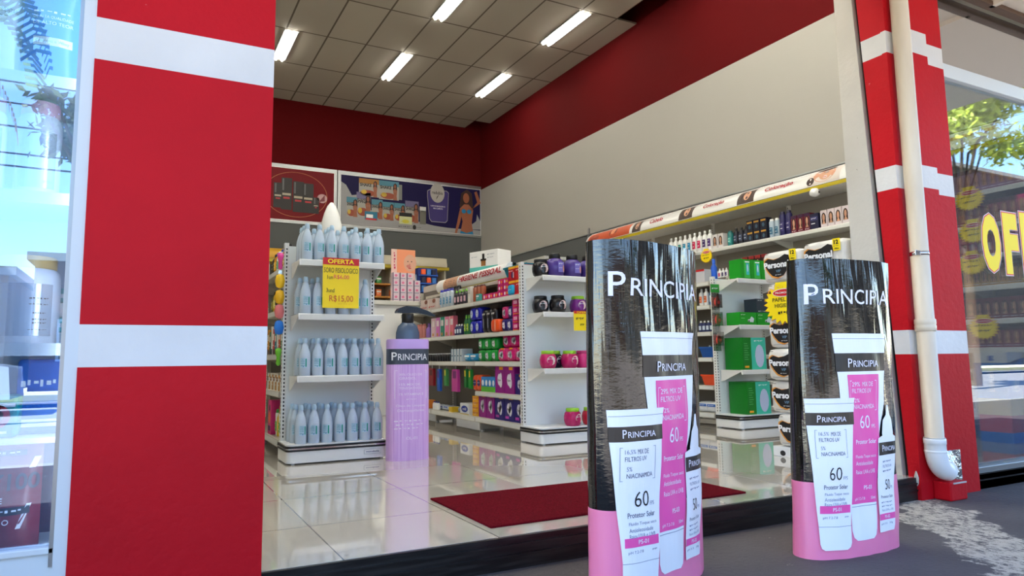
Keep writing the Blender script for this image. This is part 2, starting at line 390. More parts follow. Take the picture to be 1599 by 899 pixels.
building(9, 24, -19, 4.2, mat('grey_render', (150, 146, 140), .8), 'grey building across the street at the right', 4)
building(27, 80, -21, 13.5, mat('dark_slate_render', (64, 60, 58), .85), 'tall dark building farthest right, added to darken the right window reflection', 4)  # added; height and dark wall shaped to dim the right window's reflection
BARK = mat('bark', (92, 74, 58), .9)
def leafm(n, rgb):
    m = mat(n, rgb, .5); t, b = nt(m); g = node(t, 'ShaderNodeNewGeometry')
    c = mixrgb(t, g.outputs['Random Per Island'], lin(rgb), lin(tuple(min(255, int(x*1.35)+12) for x in rgb))); t.links.new(c, b.inputs['Base Color']); return m
def tree(x, y, z0, th, cz, rad, n, leaf, label, ls=.16):
    e = empty('tree', (x, y, z0), label, 'tree'); m = MB()
    m.tube([(0, 0, 0), (.06, .03, th*.5), (0, 0, th)], [.16, .12, .09], BARK, 8)
    for k in range(7):
        a = k*2.4; m.tube([(0, 0, th*.9), (math.cos(a)*rad*.4, math.sin(a)*rad*.4, th+(cz-th)*.6), (math.cos(a)*rad*.8, math.sin(a)*rad*.8, cz+(k % 3-.8)*rad*.4)], [.06, .04, .02], BARK, 6)
    m.build('trunk', e); m = MB()
    cl = [Vector((random.gauss(0, rad*.42), random.gauss(0, rad*.42), cz+random.gauss(0, rad*.34))) for _ in range(26)]
    for i in range(n):
        c = cl[i % 26]+Vector([random.gauss(0, rad*.14) for _ in range(3)])
        d = Vector([random.gauss(0, 1) for _ in range(3)]).normalized(); d.z -= .5; d.normalize()
        s = d.cross(Vector([random.gauss(0, 1) for _ in range(3)])).normalized(); l = ls*random.uniform(.7, 1.3)
        m.face([c, c+d*l*.5+s*l*.18, c+d*l, c+d*l*.5-s*l*.18], leaf)
    m.build('foliage', e)
tree(-.72, -7.6, -.2, 3.2, 4.7, .95, 2600, leafm('olive_leaf', (70, 84, 38)), 'slender olive-green street tree mirrored in the left shop window', .22)
tree(19.9, -5.6, -.2, 5.0, 7.4, 1.6, 6000, leafm('lime_leaf', (150, 160, 48)), 'lime-green street tree mirrored in the right shop window', .26)
tree(10.5, -16.2, -.2, 3, 5.2, 2.4, 5000, leafm('deep_leaf', (58, 76, 32)), 'dark green tree on the far verge opposite the doorway', .3)
# hanging dry palm frond
e = empty('palm_tree', (-3.4, -8.0, -.2), 'palm with hanging dry fronds across the pavement', 'palm'); m = MB()
m.tube([(0, 0, 0), (.1, 0, 3.5), (.05, 0, 7.0)], [.17, .14, .13], BARK, 8); m.build('trunk', e); m = MB(); DRY = leafm('dry_palm', (150, 110, 60)); GPL = leafm('palm_green', (92, 110, 48))
for k in range(16):
    a = k*2.4; dr = k > 9; n = 9; pts = []
    for i in range(n+1):
        t = i/n; r = (1.9 if not dr else 1.5)*math.sin(t*1.5); zz = 7.0+(.8*t-2.2*t*t if not dr else -.1-2.3*t)
        pts.append(Vector((math.cos(a)*r, math.sin(a)*r, zz)))
    for i in range(n):
        for sgn in (-1, 1):
            for q in range(3):
                p = pts[i].lerp(pts[i+1], q/3); s = Vector((-math.sin(a), math.cos(a), -.6))*sgn*.42
                m.face([p, p+s+Vector((0, 0, -.1)), p+s*.9+Vector((0, 0, -.16)), p+Vector((0, 0, -.06))], DRY if dr else GPL)
m.build('fronds', e)
# parked car
e = empty('car', (-4.2, -10.9, -.28), 'white car parked across the street, mirrored in the left window', 'car'); CARW = mat('white_car_paint', (235, 235, 236), .2, coat=.8)
m = MB(); pr = [(-2.1, .25), (-2.15, .62), (-2.0, .82), (-1.2, .92), (-.55, 1.36), (.75, 1.40), (1.5, .98), (2.1, .88), (2.15, .3)]
m.prism(pr, -.82, .82, CARW, lambda p, t: (p[0], t, p[1])); m.build('body', e)
m = MB(); gp = [(-1.05, .94), (-.5, 1.31), (.7, 1.34), (1.32, 1.0)]; m.prism(gp, -.83, .83, mat('dark_window_pane', (50, 60, 70), .1), lambda p, t: (p[0], t, p[1])); m.build('side_glass', e)
for x in (-1.35, 1.35):
    for y in (-.72, .72):
        m = MB(); m.tube([(x, y-.1, .31), (x, y+.1, .31)], .31, BLK, 20); m.tube([(x, y-.11, .31), (x, y+.11, .31)], .18, ALU, 14); m.build('wheel', e)
CABLE = mat('black_cable', (25, 25, 28), .6)
for k, (z, y) in enumerate(((5.2, -12.2), (5.5, -12.3), (6.0, -12.0), (6.6, -12.3), (7.0, -12.1))):
    m = MB(); m.tube([(x, y, z-.4*math.cos(x/14)) for x in range(-30, 50, 4)], .022, CABLE, 5)
    tag(m.build('power_cable'), 'black overhead cable strung along the street', 'cable', 'overhead cables along the street')
m = MB(); m.box(-6.0, -5.1, -18.6, -17.8, -.2, 5.4, mat('brown_board', (110, 96, 84), .8), .03); m.box(-5.9, -5.2, -17.8, -17.78, 4.3, 5.1, REDP)
tag(m.build('sign_tower'), 'brown and red sign tower above the low tan building', 'sign')

# ------------------------------------------------------------------ left shop window
e = bpy.data.objects.new('window_1', None); COL.objects.link(e); e.location = (-.2, 2.4, -.12); e['kind'] = 'structure'; e['label'] = 'white framed shop window left of the red pillar'
def part(m, name, e):
    o = m.build(name); o.parent = e; o.matrix_parent_inverse = Matrix.Translation(-e.location); return o
m = MB(); m.box(-.197, -.163, 2.335, 2.42, -.12, 3.1, WFRAME); m.box(-.21, -.197, 2.36, 2.40, .10, 3.1, ALU)
m.box(-3.2, -.197, 2.36, 2.42, .135, .155, WFRAME, .004); m.box(-3.2, -.197, 2.37, 2.41, -.12, .135, WFRAME)
part(m, 'window_frame', e)
m = MB(); m.box(-3.2, -.205, 2.385, 2.391, .155, 3.1, GLASS_L); part(m, 'glass', e)
DSP = mat('pale_blue_display_lining', (196, 214, 226), .6)
struct(one('trim_6', (-3.2, -.15, 3.05, 3.10, 0, 3.1, DSP), (-3.2, -.15, 2.42, 3.05, .09, .11, WFRAME), (-.17, -.15, 2.6, 3.05, .11, 3.1, DSP), (-3.2, -.15, 2.42, 3.05, 2.9, 2.92, DSP)), 'pale lining and floor of the left display window')
def display_shelf(z, label):
    m = MB(); m.box(-2.2, -.215, 2.52, 2.95, z-.018, z, WHPL, .004); m.box(-2.2, -.215, 2.517, 2.522, z-.035, z+.004, WFRAME)
    tag(m.build('display_shelf'), label, 'shelf', 'shelves of the left window display')
display_shelf(.735, 'lower white shelf of the left window, under the white tub with a gold lid')
display_shelf(1.215, 'middle white shelf of the left window, under the pink-lidded tubs')
display_shelf(1.60, 'upper white shelf of the left window, under the blue and white pouches')
TUBW = mat('white_tub_plastic', (228, 232, 240), .3); PINKL = mat('pale_pink_lid', (226, 178, 196), .35); GOLDL = mat('dull_gold_lid', (196, 164, 104), .35)
def tub(x, y, z, r, h, lid, label, txts, name='supplement_tub'):
    m = MB(); m.lathe([(r*.93, 0), (r, .012), (r, h*.74), (r*.95, h*.82), (r*.8, h*.87)], TUBW, 28)
    def fr(a, b):
        an = -PI/2+(a-.5)*1.9; return Vector(((r+.0012)*math.cos(an), (r+.0012)*math.sin(an), b*h))
    m.rect(fr, .0, 1, .10, .68, mat('silver_label', (205, 212, 222), .25, .4), 14)
    fr2 = lambda a, b: fr(a, b)*1.0+Vector((0, -.0012, 0))
    for i, (t, a0, a1, b0, b1, mt) in enumerate(txts): m.text(fr2, t, a0, a1, b0, b1, mt)
    o = m.build(name, None, (x, y, z)); tag(o, label, 'tub')
    m = MB(); m.lathe([(r*.84, h*.86), (r*.86, h*.87), (r*.86, h*.985), (r*.83, h)], lid, 28); m.build('lid', o)
GT = mat('grey_text', (120, 130, 150), .5)
LTX = [('NUTRI', .04, .2, .5, .53, GT), ('PROTEINA', .04, .2, .4, .42, GT), ('COLAGENO', .04, .22, .3, .32, GT), ('SABOR', .62, .74, .5, .52, GT), ('900 g', .62, .74, .4, .42, GT), ('NUTRI', .7, .96, .14, .19, GT)]
tub(-.333, 2.66, 1.215, .066, .33, PINKL, 'white supplement tub with pink lid nearest the pillar in left window', LTX)
tub(-.485, 2.66, 1.215, .066, .33, PINKL, 'white supplement tub with pink lid cut by the photo left edge', LTX)
BT = [('INGREDIENTES', .62, .95, .5, .53, INK), ('contém derivados', .62, .95, .44, .46, INK), ('TOTAL 14', .68, .9, .34, .365, INK), ('DOSE 30 g', .68, .92, .27, .295, INK), ('BATE E BEBA', .68, .92, .23, .255, INK), ('modo de usar', .62, .95, .16, .175, INK)]
tub(-.345, 2.68, .735, .098, .29, GOLDL, 'large white tub with gold lid on the lower window shelf', BT)
def pouch(x, y, z, w, h, d, body, deco, name, label, rz=0, cat='pouch'):
    m = MB(); n = 8; vs = []
    for j in range(9):
        t = j/8; th = d*(.15+.85*math.sin(PI*min(1, t*.8+.22)))*(1 if t < .85 else .3)
        for i in range(n+1):
            s = i/n; vs.append((-w/2+w*s, -th/2*math.sin(PI*s)**.6-.002, h*t))
    fs = [(j*(n+1)+i, j*(n+1)+i+1, (j+1)*(n+1)+i+1, (j+1)*(n+1)+i) for j in range(8) for i in range(n)]
    m.add(vs, fs, body, True); m.add([(a, -b, c) for a, b, c in vs], [f[::-1] for f in fs], body, True)
    m.box(-w/2, w/2, -.003, .003, h*.97, h, body); m.box(-w/2, w/2, -.004, .004, 0, h*.02, body)
    def fr(a, b):
        th = d*(.15+.85*math.sin(PI*min(1, b*.8+.22))); s = min(max(a, .02), .98)
        return Vector((-w/2+w*a, -th/2*math.sin(PI*s)**.6-.0035, h*b))
    deco(m, fr); o = m.build(name, None, (x, y, z), rz); tag(o, label, cat); return o
RP = mat('dark_red_foil', (128, 22, 34), .3); BF = mat('blue_foil', (20, 120, 214), .3); WF = mat('white_foil', (218, 228, 238), .35)
def d_red(m, fr):
    m.text(fr, 'Y100', .35, .98, .55, .70, mat('dark_grey_print', (70, 60, 66), .4), .02); m.text(fr, 'WHE', -.0, .32, .55, .70, WHP, .02); m.text(fr, 'PURE', .15, .55, .44, .49, WHP, .01)
    m.rect(fr, .30, .88, .33, .40, INK, 4); m.text(fr, '4.4  4g', .36, .82, .345, .385, WHP)
    m.rect(fr, .2, .8, .86, .91, INK, 4); m.text(fr, 'INTEGRAL', .24, .76, .87, .90, WHP)
    m.poly(fr, [(.72, .2), (.78, .2), (.9, .42), (.84, .42)], WHP); m.poly(fr, [(.84, .74), (.92, .74), (.98, .84), (.9, .84)], WHP)
    m.ring(fr, .40, .27, .04, .025, .3, WHP, 14); m.ring(fr, .6, .27, .04, .025, .3, WHP, 14)
pouch(-.365, 2.60, .11, .21, .33, .10, RP, d_red, 'protein_pouch', 'dark red protein pouch at the bottom of the left window')
pouch(-.265, 2.82, .11, .16, .30, .07, mat('darker_red_foil', (92, 20, 34), .3), lambda m, fr: m.rect(fr, .1, .9, .5, .56, INK), 'protein_pouch', 'darker red pouch half hidden behind the front protein pouch')
def d_bl(m, fr):
    for i, t in enumerate(('PROTEINA', 'DE ALTA QUALIDADE', 'DE ALTO TEOR')): m.text(fr, t, .18, .85, .58-.05*i, .61-.05*i, WHP)
    m.rect(fr, .2, .85, .30, .37, WHP, 3); m.text(fr, 'Colágeno e Whey', .24, .8, .315, .35, GT)
pouch(-.305, 2.60, 1.60, .17, .40, .08, BF, d_bl, 'supplement_pouch', 'blue foil pouch at the top of the left window')
pouch(-.47, 2.62, 1.60, .16, .40, .08, WF, lambda m, fr: (m.text(fr, 'SUPLEMENTO ALIMENTAR', .1, .9, .55, .59, GT), m.text(fr, 'DE COLAGENO', .1, .8, .5, .53, GT)), 'supplement_pouch', 'white pouch beside the blue pouch at the top of left window')
def pack(x, y, z, w, d, h, mt, deco, name, label, rz=0, cat='pack', group=None, ch=.012):
    m = MB(); m.box(-w/2, w/2, -d/2, d/2, 0, h, mt, ch); fr = lambda a, b: Vector((-w/2+a*w, -d/2-.0012, b*h)); deco(m, fr)
    return tag(m.build(name, None, (x, y, z), rz), label, cat, group)
TEAL = C(0, 150, 150)
def d_dia(m, fr):
    m.rect(fr, 0.03, .97, .72, .8, WHP); m.text(fr, 'pampers', .08, .55, .35, .6, WHP, .02); m.ell(fr, .76, .5, .17, .3, C(190, 40, 60)); m.ell(fr, .76, .52, .1, .18, SKIN); m.rect(fr, .04, .9, .1, .16, WHP)
pack(-.46, 2.64, .45+.0, .26, .16, .13, TEAL, d_dia, 'diaper_pack', 'teal diaper pack behind the lower left window shelf, upper of two')
pack(-.46, 2.66, .11, .27, .16, .33, C(0, 140, 150), lambda m, fr: d_dia(m, fr), 'diaper_pack', 'teal diaper pack standing behind the dark red protein pouch') if False else None
m = MB(); m.box(-.62, -.215, 2.52, 2.95, .432, .45, WHPL, .004); tag(m.build('display_shelf'), 'lowest white shelf of the left window, under the teal diaper pack', 'shelf', 'shelves of the left window display')
pack(-.285, 2.70, .45, .13, .12, .24, C(20, 100, 190), lambda m, fr: (m.text(fr, 'BABY', .1, .9, .6, .75, WHP), m.rect(fr, 0, 1, .1, .2, WHP)), 'wipes_pack', 'blue pack beside the teal diaper pack in left window')
for k in range(4):
    pack(-.245+.0*k, 2.88, .752+.052*k-.017, .14, .1, .05, C(100, 190, 185) if k % 2 else C(225, 235, 235), lambda m, fr: m.rect(fr, .05, .95, .3, .6, WHP), 'soap_carton', 'small teal and white carton stacked behind the gold-lidded tub', 0, 'carton', 'cartons behind the gold-lidded tub', .003)

# ------------------------------------------------------------------ right shop window
e = bpy.data.objects.new('window_2', None); COL.objects.link(e); e.location = (5.5, 2.4, -.12); e['kind'] = 'structure'; e['label'] = 'shop window right of the downpipe with yellow letters'
m = MB(); m.box(4.40, 9.4, 2.37, 2.43, 2.425, 2.515, WFRAME, .004); m.box(4.40, 9.4, 2.35, 2.44, -.03, .005, ALU, .003); m.box(4.40, 9.4, 2.352, 2.44, -.12, -.03, SLOT); m.box(4.40, 4.43, 2.37, 2.43, 0, 3.0, ALU)
part(m, 'window_frame', e)
m = MB(); m.box(4.43, 9.4, 2.40, 2.406, .005, 2.425, GLASS_R); part(m, 'glass', e)
m = MB(); m.box(4.43, 9.4, 2.395, 2.401, 2.515, 3.0, glass_mat('frosted_transom', .45, (.7, .72, .74))); part(m, 'transom_glass', e)
# yellow OFERTA lettering stuck on the glass
let = empty('window_lettering', (4.8, 2.393, 1.2), 'yellow OFERTA letters outlined in red on the right window', 'lettering')
RO = mat('letter_red_outline', (214, 30, 60), .5)
for i, (ch, x0, x1, z0, z1) in enumerate((('O', 4.79, 4.995, 1.195, 1.575), ('F', 5.045, 5.215, 1.19, 1.60), ('E', 5.262, 5.44, 1.18, 1.62), ('R', 5.49, 5.68, 1.18, 1.63), ('T', 5.72, 5.90, 1.18, 1.64), ('A', 5.94, 6.16, 1.18, 1.65))):
    q = MB(); f0 = lambda a, b: Vector((a-4.8, -.0008, b-1.2)); f1 = lambda a, b: Vector((a-4.8, -.0016, b-1.2)); f2 = lambda a, b: Vector((a-4.8, -.0004, b-1.2))
    q.text(f2, ch, x0-.012, x1+.012, z0-.012, z1+.012, WHP, .075); q.text(f0, ch, x0-.008, x1+.008, z0-.008, z1+.008, RO, .07); q.text(f1, ch, x0, x1, z0, z1, YEL, .062); q.build('letter', let)

# ------------------------------------------------------------------ downpipe
PVC = mat('cream_pvc', (226, 210, 184), .35); t, b = nt(PVC)
c = mixrgb(t, ramp(t, noise(t, coords(t, (1, 1, .3)), 5, 4), .35, .7), lin((228, 213, 188)), lin((206, 190, 166))); t.links.new(c, b.inputs['Base Color'])
PX, PY, PR = 3.903, 2.275, .047
pp = empty('downpipe', (PX, PY, 0), 'cream plastic downpipe running down the right red pillar', 'pipe')
m = MB(); m.tube([(0, 0, .20), (0, 0, 3.3)], PR, PVC, 28); m.build('pipe', pp)
m = MB(); m.lathe([(.048, .80), (.0525, .803), (.0535, .83), (.051, .836), (.0535, .842), (.0535, .865), (.048, .87)], PVC, 28); m.build('coupling', pp)
m = MB(); path = [(0, 0, .22), (0, 0, .15)]
for i in range(1, 11):
    a = PI/2*i/10*.86; path.append((.095*(1-math.cos(a)), 0, .15-.115*math.sin(a)))
path.append((path[-1][0]+.025, 0, path[-1][2]-.004))
m.tube(path, .0525, WHPL, 28); m.lathe([(.0525, .185), (.0545, .187), (.0548, .205), (.0545, .214), (.051, .216)], WHPL, 28); m.lathe([(.053, .14), (.0545, .143), (.0545, .150), (.053, .153)], WHPL, 28); m.build('elbow', pp)
m = MB(); m.lathe([(.0473, 1.225), (.0492, 1.225), (.0492, 1.247), (.0473, 1.247)], CHROME, 28); m.box(-.085, -.035, -.03, -.026, 1.222, 1.25, CHROME, .0015); m.build('clamp_band', pp)
FOIL = mat('aluminium_foil_tape', (205, 208, 214), .22, 1); t, b = nt(FOIL); bump(t, b, noise(t, coords(t), 28, 4), 1, .02)
m = MB(); n = 10; vs = []; random.seed(3)
for j in range(n+1):
    for i in range(n+1):
        s, q = i/n, j/n; dd = math.hypot(s-.2, q-.45); vs.append((4.04+.18*s, 2.328-.045*max(0, 1-dd*1.6)-random.uniform(0, .006), -.045+.175*q))
m.add(vs, [(j*(n+1)+i, j*(n+1)+i+1, (j+1)*(n+1)+i+1, (j+1)*(n+1)+i) for j in range(n) for i in range(n)], FOIL)
m.box(4.04, 4.22, 2.322, 2.33, -.045, .13, FOIL); tag(m.build('foil_patch'), 'crumpled silver foil tape patch beside the downpipe elbow', 'tape')

# ------------------------------------------------------------------ the two big sunscreen totems
def sgnp(t, p): return (1-min(1, abs(t))**p)**(1/p)
def totem(cx, cy, a, b, thd, lx, ly, h, label, sd_):
    T = math.radians(thd); ct, st_ = math.cos(T), math.sin(T)
    e = empty('cardboard_totem', (cx, cy, -.12), label, 'totem', 'tall sunscreen totems by the doorway')
    def P(t, z, side=-1, off=0):
        yl = side*(b*sgnp(t, 2.4)); xl = a*t
        # outward normal of the oval section
        nx = abs(t)**1.4/a*(1 if t >= 0 else -1); ny = side*max(.05, sgnp(t, 2.4))**1.4/b; l = math.hypot(nx, ny)
        xl += nx/l*off; yl += ny/l*off
        k = z/h; w_ = .0035*math.sin(z*19+t*7+sd_)*math.sin(t*9+sd_*2)
        yl += side*w_
        return Vector((xl*ct-yl*st_+lx*k, xl*st_+yl*ct+ly*k, z))
    pk = lambda t: .352 if False else .355-0*t
    MB.dense = .012; m = MB(); NU, NZ = 96, 70; zsplit = .352
    zs = [0+.294*i/20 for i in range(21)]+[.294+(h-.294)*i/60 for i in range(1, 61)]
    # front half (t -1..1, cosine spaced) then back half
    ts = [(-math.cos(PI*i/NU), -1) for i in range(NU+1)]+[(math.cos(PI*i/NU), 1) for i in range(1, NU)]
    n = len(ts); vs = [P(t, z, s) for z in zs for t, s in ts]
    for j in range(len(zs)-1):
        for i in range(n): pass
    lo = [(j*n+i, j*n+(i+1) % n, (j+1)*n+(i+1) % n, (j+1)*n+i) for j in range(20) for i in range(n)]
    hi = [(j*n+i, j*n+(i+1) % n, (j+1)*n+(i+1) % n, (j+1)*n+i) for j in range(20, len(zs)-1) for i in range(n)]
    nv = len(m.v); m.v += [tuple(v) for v in vs]
    for fs, mt in ((lo, FILMP), (hi, FILMB)):
        k = m.mi(mt)
        for f in fs: m.f.append(f); m.m.append(k); m.sm.append(True)
    m.add([P(t, h-.012, s)*1.0 for t, s in ts], [tuple(range(n))], FILMB); m.add([P(t, .002, s) for t, s in ts], [tuple(range(n-1, -1, -1))], FILMP)
    m.build('body', e)
    F = lambda o: (lambda t, v: P(t, v, -1, o))
    f1, f2, f3, f4 = F(.0014), F(.0026), F(.0038), F(.005)
    def tube_shape(name, cap, bod, foot, cc, band, pan=None):
        m = MB(); b0, b1 = cap; m.strip(f1, [(b0, cc[0], cc[1]), ((b0+b1)/2, cc[0]-.004, cc[1]+.004), (b1, cc[0]-.015, cc[1]+.015)], FILMW, 16)
        if band: m.rect(f1, cc[0]+.01, cc[1]-.01, band[0], band[1], FILMK, 16)
        m.strip(f1, bod, FILMW, 16); m.build(name, e)
    tx = lambda m, s, a0, a1, z0, mt, k=1.0, f=f3, wt=0: m.text(f, s, a0, a1, z0, z0+.020*k, mt, wt)
    WT = mat('poster_white_text', (245, 240, 250), .5); DT = mat('poster_grey_text', (84, 88, 112), .5); LT = mat('poster_light_grey_text', (128, 134, 160), .5)
    # wordmark, small capitals after a larger first letter
    m = MB(); m.text(f1, 'P', -.945, -.765, 1.004, 1.088, WT, .004); m.text(f1, 'RINCIPIA', -.70, .70, 1.006, 1.068, WT, .004); m.build('wordmark', e)
    # tall centre tube
    m = MB(); m.strip(f1, [(.803, -.545, .52), (.86, -.565, .55), (.884, -.575, .585)], FILMW, 20); m.strip(f2, [(.862, -.565, .555), (.8635, -.565, .555)], LT, 8)
    m.rect(f1, -.54, .515, .728, .803, FILMK, 20); m.strip(f1, [(.10, -.33, .16), (.2, -.34, .18), (.47, -.38, .31), (.6, -.47, .47), (.728, -.52, .515)], FILMW, 16)
    m.strip(f1, [(.062, -.24, .10), (.075, -.30, .145), (.10, -.33, .16)], FILMW, 10)
    m.text(f3, 'P', -.31, -.235, .745, .781, WT, .004); m.text(f3, 'RINCIPIA', -.215, .33, .746, .773, WT, .004)
    m.strip(f2, [(.203, -.335, .18), (.41, -.31, .29), (.62, -.31, .33), (.715, -.33, .335)], FILMP2, 12)
    m.strip(f2, [(.192, -.33, .175), (.194, -.33, .175)], LT, 8)
    tx(m, '29%', -.25, -.10, .667, WT, .9); tx(m, 'MIX DE', -.05, .2, .667, WT, .9); tx(m, 'FILTROS UV', -.25, .16, .640, WT, .9); tx(m, '2%', -.20, -.10, .602, WT, .8); tx(m, 'NIACINAMIDA', -.22, .22, .576, WT, .9)
    for a0, a1, a2 in ((-.29, -.285, -.25), (.27, .275, .235)):
        m.rect(f3, min(a0, a1), max(a0, a1), .568, .69, WT, 1, 3); m.rect(f3, min(a0, a2), max(a0, a2), .6885, .691, WT); m.rect(f3, min(a0, a2), max(a0, a2), .567, .5695, WT)
    m.text(f3, '60', -.10, .09, .497, .549, WT, -.004); m.text(f3, 'FPS', .12, .2, .497, .512, WT)
    tx(m, 'Protetor Solar', -.22, .2, .436, WT, .9, wt=.008); tx(m, 'Fluido Toque seco', -.23, .19, .377, WT, .8); tx(m, 'Antioleosidade', -.23, .13, .352, WT, .8); tx(m, 'Raios UVA e UVB', -.23, .17, .318, WT, .8)
    tx(m, 'PS-03', -.08, .08, .256, WT, .8, wt=.01); tx(m, 'pH 7.2-7.8', -.27, -.06, .213, WT, .7); tx(m, '50ml', .05, .15, .216, WT, .6)
    m.build('printed_tall_tube', e)
    # front left tube
    m = MB(); g1, g2, g3 = F(.0062), F(.0074), F(.0086)
    m.strip(g1, [(.566, -.958, -.245), (.60, -.962, -.23), (.622, -.966, -.212)], FILMW, 12); m.strip(g2, [(.60, -.955, -.232), (.6015, -.955, -.232)], LT, 8)
    m.rect(g1, -.955, -.25, .516, .566, FILMK, 12); m.strip(g1, [(.06, -.85, -.37), (.13, -.855, -.365), (.3, -.905, -.32), (.516, -.95, -.27)], FILMW, 14)
    m.strip(g1, [(.036, -.79, -.46), (.044, -.835, -.40), (.06, -.85, -.37)], FILMW, 8)
    m.text(g2, 'P', -.84, -.795, .528, .556, WT, .004); m.text(g2, 'RINCIPIA', -.78, -.39, .529, .549, WT, .004)
    m.text(g2, '16,5%', -.82, -.69, .474, .49, LT); m.text(g2, 'MIX DE', -.66, -.50, .474, .49, DT); m.text(g2, 'FILTROS UV', -.82, -.53, .452, .467, DT); m.text(g2, '5%', -.80, -.74, .42, .434, LT); m.text(g2, 'NIACINAMIDA', -.80, -.44, .397, .412, DT)
    for a0, a1, a2 in ((-.87, -.865, -.84), (-.40, -.395, -.43)):
        m.rect(g2, a0, a1, .388, .498, LT, 1, 3); m.rect(g2, min(a0, a2), max(a0, a2), .4965, .498, LT); m.rect(g2, min(a0, a2), max(a0, a2), .388, .3895, LT)
    m.text(g2, '60', -.70, -.51, .302, .352, INK, -.006); m.text(g2, 'FPS', -.49, -.42, .303, .316, LT)
    m.text(g2, 'Protetor Solar', -.79, -.42, .268, .285, DT, .006)
    for i, s in enumerate(('Fluido Toque seco', 'Antioleosidade', 'Raios UVA e UVB')): m.text(g2, s, -.78, (-.40, -.46, -.43)[i], .241-.019*i, .254-.019*i, LT)
    m.rect(g2, -.835, -.375, .175, .205, FILMP2, 8); m.text(g3, 'PS-01', -.67, -.53, .183, .197, WT, .01)
    m.text(g2, 'pH 7.2-7.8', -.80, -.60, .152, .164, LT); m.text(g2, '60ml', -.47, -.40, .154, .164, LT); m.strip(g2, [(.124, -.855, -.365), (.1255, -.855, -.365)], LT, 8)
    m.build('printed_front_tube', e)
    # dropper bottle
    m = MB(); m.strip(g1, [(.453, .245, .735), (.462, .36, .64), (.47, .355, .645), (.525, .39, .625), (.545, .46, .57), (.585, .50, .54)], FILMW, 8)
    m.strip(g1, [(.082, .20, .56), (.10, .195, .585), (.25, .22, .64), (.44, .235, .735), (.453, .245, .735)], FILMW, 8)
    m.strip(g2, [(.384, .245, .715), (.435, .245, .735)], FILMK, 8); m.text(g3, 'P', .32, .37, .398, .424, WT, .004); m.text(g3, 'RINCIPIA', .385, .67, .399, .418, WT, .004)
    for i, s in enumerate(('12,5% MIX DE', 'FILTROS UV', '1% CERAMIDA')): m.text(g2, s, .33, .58, .352-.019*i, .363-.019*i, LT)
    m.text(g2, '50', .38, .50, .245, .285, INK, -.006); m.text(g2, 'FPS', .52, .57, .247, .258, LT); m.text(g2, 'Protetor Solar', .28, .56, .212, .224, DT)
    for i, s in enumerate(('Gel Cor Nude', 'com Pigmento', 'Raios UVA e UVB')): m.text(g2, s, .28, .54, .191-.015*i, .200-.015*i, LT)
    m.strip(g2, [(.128, .205, .585), (.152, .21, .59)], FILMP2, 8); m.text(g3, 'PS-02', .33, .45, .134, .146, WT, .01); m.text(g2, 'pH 5.5   30g', .23, .52, .108, .117, LT)
    m.build('printed_dropper_bottle', e); MB.dense = 0; return e
totem(2.642, 1.925, .275, .10, -3, .06, 0, 1.195, 'black and pink sunscreen totem standing near the cream downpipe', 1.3)
totem(1.66, 2.0, .30, .11, 16, .01, -.02, 1.20, 'black and pink sunscreen totem in front of the red floor mat', 4.1)

# ------------------------------------------------------------------ lilac totem inside
LIL = mat('lilac_cardboard', (196, 158, 224), .4); t, b = nt(LIL); wv = noise(t, coords(t, (60, 60, .8)), 3, 3)
c = mixrgb(t, ramp(t, wv, .3, .7), lin((206, 150, 226)), lin((236, 200, 248))); t.links.new(c, b.inputs['Base Color']); bump(t, b, wv, .4, .01)
SMO = mat('smoky_blue_bottle', (74, 92, 116), .25); DKB = mat('dark_slate_band', (62, 70, 84), .35)
e = empty('bottle_totem', (1.655, 4.47, 0), 'lilac bottle-shaped cardboard totem with dark pump beside the bottle display', 'totem')
def ov(a, b, n=44): return [(abs(math.cos(2*PI*i/n))**.55*(1 if math.cos(2*PI*i/n) > 0 else -1)*a, abs(math.sin(2*PI*i/n))**.75*(1 if math.sin(2*PI*i/n) > 0 else -1)*b) for i in range(n)]
def ovbody(zs, mt, name):
    m = MB(); n = 44; vs = []
    for z, k in zs: vs += [(x*k, y*k, z) for x, y in ov(.147, .085)]
    m.add(vs, [(j*n+i, j*n+(i+1) % n, (j+1)*n+(i+1) % n, (j+1)*n+i) for j in range(len(zs)-1) for i in range(n)], mt, True)
    m.add([vs[i] for i in range(n)], [tuple(range(n-1, -1, -1))], mt); m.add(vs[-n:], [tuple(range(n))], mt); return m
m = ovbody([(0, 1), (.02, .995), (.64, 1)], LIL, 'body')
def FV(a, b):
    c = min(.999, abs(a)/.147)**(1/.55); return Vector((a, -.085*(1-c*c)**.375-.0015, b))
LW = mat('lilac_poster_text', (240, 228, 250), .5)
for s, a0, a1, z0, z1 in (('30% ÓLEO DE', -.09, .075, .565, .583), ('GIRASSOL', -.09, .03, .538, .555), ('15% MIX DE', -.09, .06, .497, .513), ('TENSOATIVOS', -.09, .07, .472, .488), ('1% VITAMINA E', -.09, .085, .432, .448), ('150 ml', -.04, .04, .40, .411), ('Óleo de Limpeza', -.11, .10, .352, .375), ('Demaquilante', -.10, .09, .318, .34), ('Remove maquiagem', -.12, .08, .255, .27), ('e impurezas sem', -.11, .10, .230, .245), ('ressecar a pele', -.12, .06, .205, .22), ('OL-01', -.04, .04, .138, .158)): m.text(FV, s, a0, a1, z0, z1, LW, .006)
for a0, a1 in ((-.118, -.115), (.108, .111)): m.rect(FV, a0, a1, .41, .60, LW, 1, 4)
m.rect(FV, -.118, -.10, .597, .60, LW); m.rect(FV, .095, .111, .597, .60, LW)
m.build('body', e)
m = ovbody([(.64, 1.0), (.745, 1.0)], DKB, 'band'); m.text(FV, 'P', -.135, -.105, .668, .722, WHP, .006); m.text(FV, 'RINCIPIA', -.098, .115, .668, .712, WHP, .006); m.build('label_band', e)
